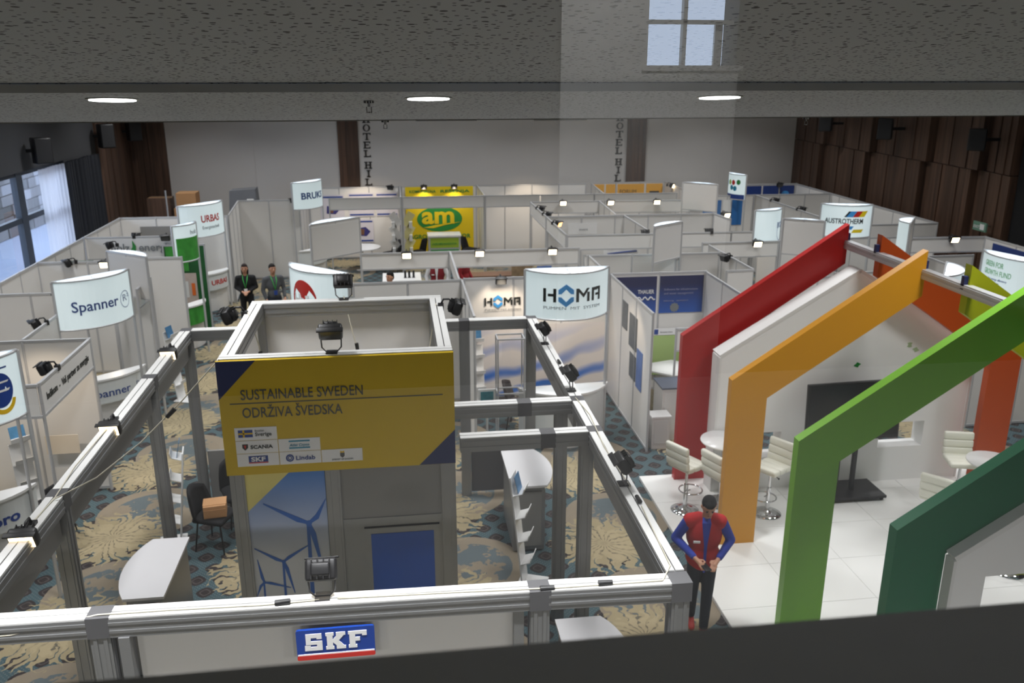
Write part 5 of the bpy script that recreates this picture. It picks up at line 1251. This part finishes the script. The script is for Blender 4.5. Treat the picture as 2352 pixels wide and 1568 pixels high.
def person(label, loc, rz, J, top, legs, shoes, hair, vest=None, skirt=False, long_hair=False, bow=0.0, s=1.0, vox=.014, phone=False, lanyard=None, sleeves=True):
    """figure facing -Y; J overrides joints"""
    t = thing('person', label, 'person')
    j = dict(hl=(.09,0,.92), hr=(-.09,0,.92), kl=(.10,-.03,.50), kr=(-.10,-.03,.50), al=(.10,.02,.09), ar=(-.10,.02,.09),
             sl=(.19,.0,1.395), sr=(-.19,.0,1.395), el=(.25,.03,1.14), er=(-.25,.03,1.14), wl=(.22,-.12,.92), wr=(-.22,-.12,.92), nk=(0,.0,1.47), hd=(0,-.02,1.63))
    j.update(J); v = {k: Vector(p) for k, p in j.items()}
    Rh = Matrix.Rotation(bow,3,'X'); hd = v['hd']
    def H(x,y,z): return hd + Rh @ Vector((x,y,z))
    body = [('c',v['nk']-Vector((0,0,.05)),.055,hd-Vector((0,0,.05)),.052), ('e',hd,(.076,.094,.112),Rh), ('e',H(0,-.03,-.06),(.056,.062,.062),Rh), ('e',H(0,-.10,-.02),(.014,.02,.026),Rh),
            ('e',H(.076,.005,-.01),(.012,.02,.032),Rh), ('e',H(-.076,.005,-.01),(.012,.02,.032),Rh),
            ('e',(0,.01,1.27),(.15,.095,.20)), ('e',(0,.0,1.0),(.145,.095,.14)), ('c',v['hl'],.075,v['kl'],.05), ('c',v['hr'],.075,v['kr'],.05), ('c',v['kl'],.05,v['al'],.036), ('c',v['kr'],.05,v['ar'],.036)]
    for a, e, w_ in (('sl','el','wl'),('sr','er','wr')):
        body += [('c',v[a],.045,v[e],.036), ('c',v[e],.036,v[w_],.026), ('c',v['nk']-Vector((0,0,.07)),.06,v[a],.045)]
        d = (v[w_]-v[e]).normalized(); sx = 1 if a == 'sl' else -1; side = Vector((sx,0,0)); side = (side - d*side.dot(d)).normalized(); up = side.cross(d)*sx
        palm = v[w_]+d*.05; body += [('c',v[w_],.026,v[w_]+d*.085,.028)]
        for k, (o_, L) in enumerate(((-.030,.062),(-.010,.074),(.011,.070),(.030,.055))):
            base = v[w_]+d*.09+side*o_; k1 = base+d*L*.55-Vector((0,0,.006)); k2 = k1+d*L*.35-Vector((0,0,L*.30))
            body += [('c',base,.0095,k1,.0090),('c',k1,.0090,k2,.0082)]
        th0 = v[w_]+d*.03-side*.024; th1 = th0-side*.028+d*.03+Vector((0,0,.008)); th2 = th1+d*.035
        body += [('c',th0,.012,th1,.0105),('c',th1,.0105,th2,.009)]
    fused('body', SKIN, t, body, min(vox,.0095), 2)
    # hair
    hb = [('e',H(0,.022,.034),(.083,.092,.094),Rh), ('e',H(0,.052,-.01),(.074,.06,.085),Rh), ('e',H(0,-.035,.075),(.062,.05,.04),Rh)]
    if long_hair: hb += [('e',H(.06,.03,-.06),(.035,.05,.13),Rh),('e',H(-.06,.03,-.06),(.035,.05,.13),Rh),('e',H(0,.07,-.12),(.08,.045,.16),Rh)]
    fused('hair', hair, t, hb, .012, 3)
    fc = MB()
    for sx in (-1,1): fc.ball(H(sx*.03,-.087,.012),(.011,.006,.007),8,5); fc.mbox(Matrix.Translation(H(sx*.031,-.089,.032)) @ Rh.to_4x4(), .03,.006,.006)
    fc.build('eyes', mat('eyes_dark',(38,28,26),.4), t); MB().mbox(Matrix.Translation(H(0,-.092,-.07)) @ Rh.to_4x4(), .04,.006,.008).build('mouth', mat('lips',(150,82,76),.5), t)
    # clothing
    tp = [('e',(0,.01,1.26),(.172,.118,.215)), ('e',(0,.0,1.02),(.160,.115,.14)), ('c',v['nk']-Vector((0,0,.06)),.07,v['sl'],.06), ('c',v['nk']-Vector((0,0,.06)),.07,v['sr'],.06)]
    if sleeves:
        for a, e, w_ in (('sl','el','wl'),('sr','er','wr')):
            tp += [('c',v[a],.066,v[e],.054),('c',v[e],.054,v[e].lerp(v[w_],.88),.040)]
    fused('shirt', top, t, tp, vox)
    if vest:
        fused('vest', vest, t, [('e',(0,.012,1.24),(.205,.142,.25)), ('e',(0,.0,.98),(.200,.145,.19)), ('c',(.07,.01,1.44),.072,(.165,.005,1.405),.086), ('c',(-.07,.01,1.44),.072,(-.165,.005,1.405),.086)], vox)
        mb = MB(); mb.add([(-.05,-.118,1.44),(.05,-.118,1.44),(.018,-.146,1.18),(.012,-.150,.84),(-.012,-.150,.84),(-.018,-.146,1.18),(-.04,-.07,1.49),(.04,-.07,1.49)], [(0,5,2,1),(5,4,3,2),(6,0,1,7)]); mb.build('open_front', top, t)
        MB().box(-.135,-.139,1.20,-.06,-.128,1.225).build('chest_badge', PWHITE, t)
    tr = [('e',(0,.005,.93),(.158,.112,.10)), ('c',v['hl'],.090,v['kl'],.068), ('c',v['hr'],.090,v['kr'],.068), ('c',v['kl'],.068,v['al']+Vector((0,0,.02)),.054), ('c',v['kr'],.068,v['ar']+Vector((0,0,.02)),.054)]
    fused('trousers', legs, t, tr, vox)
    for a in ('al','ar'):
        p = v[a]; fused('shoe', shoes, t, [('c',(p.x,p.y+.02,.048),.046,(p.x,p.y-.13,.040),.040),('c',(p.x,p.y,.09),.042,(p.x,p.y,.05),.046),('c',(p.x,p.y-.13,.040),.040,(p.x,p.y-.17,.034),.032)], .012, 2)
    if lanyard:
        mb = MB(); mb.tube([(.06,-.02,1.47),(.05,-.115,1.36),(.0,-.135,1.14)], .009, 5); mb.tube([(-.06,-.02,1.47),(-.05,-.115,1.36),(.0,-.135,1.14)], .009, 5); mb.build('lanyard', lanyard, t)
        MB().box(-.04,-.146,1.02,.04,-.136,1.13).build('badge_card', BLUE if not long_hair else PWHITE, t)
    if phone:
        m_ = v['wr']+(v['wr']-v['er']).normalized()*.15; ph = MB().rbox(T(m_.x+.01,m_.y,m_.z+.012,R(20)), .075,.15,.012,.004).build('phone', BLACK, t)
    t.location = loc; t.rotation_euler = (0,0,rz); t.scale = (s,s,s); return t
DK = mat('dark_trousers', (34,38,48), .85, var=.1, scale=30)
person('man in a red vest and blue shirt looking down at his phone', (3.28,8.28,0), R(-12),
   dict(hl=(.085,0,.92),hr=(-.085,0,.92),kl=(.07,-.05,.50),kr=(-.08,.05,.50),al=(.05,-.10,.09),ar=(-.07,.13,.10),el=(.31,.06,1.15),er=(-.31,.06,1.15),wl=(.13,-.22,1.05),wr=(-.11,-.23,1.06),hd=(.02,-.055,1.62),nk=(0,-.01,1.47)),
   mat('blue_shirt',(36,58,158),.8,var=.08,scale=30), DK, mat('red_shoes',(170,40,32),.6), mat('black_hair',(12,10,9),.95,bump=.4,scale=90), vest=mat('red_vest',(176,24,28),.85,var=.06,scale=25), bow=R(32), phone=True, s=1.0)
person('woman in a black jacket with long dark hair beside the tower', (-3.75,21.5,0), R(4), dict(wl=(.08,-.16,1.06),wr=(-.08,-.16,1.06)), mat('black_jacket',(28,28,30),.85), BLACKF, BLACK, mat('brown_hair',(34,23,20),.9), long_hair=True, vox=.02, s=.97, lanyard=mat('green_lanyard',(70,190,90),.6))
person('man in a grey pullover with a green lanyard beside the woman', (-3.02,21.0,0), R(25), {}, mat('grey_pullover',(84,86,90),.9), DK, BLACK, mat('dark_hair',(20,17,15),.9), vox=.02, s=1.02, lanyard=mat('green_lanyard'))
person('person in white shirt and dark red waistcoat under the lit fascia', (.98,21.9,0), R(-10), dict(el=(.28,-.02,1.14),er=(-.28,-.02,1.14)), mat('white_shirt',(222,222,224),.8), DK, BLACK, MAT['dark_hair'], vest=mat('maroon_vest',(128,26,36),.85), vox=.02, s=1.0)
person('person in a dark red top right of the waistcoated one', (1.72,22.3,0), R(60), {}, mat('maroon_top',(140,26,34),.85), DK, BLACK, MAT['dark_hair'], vox=.02, s=1.0)
person('dark haired person whose head shows before the white desk', (-.2,19.9,0), R(-40), {}, mat('grey_shirt',(110,112,116),.85), DK, BLACK, MAT['black_hair'], vox=.02, s=1.0)
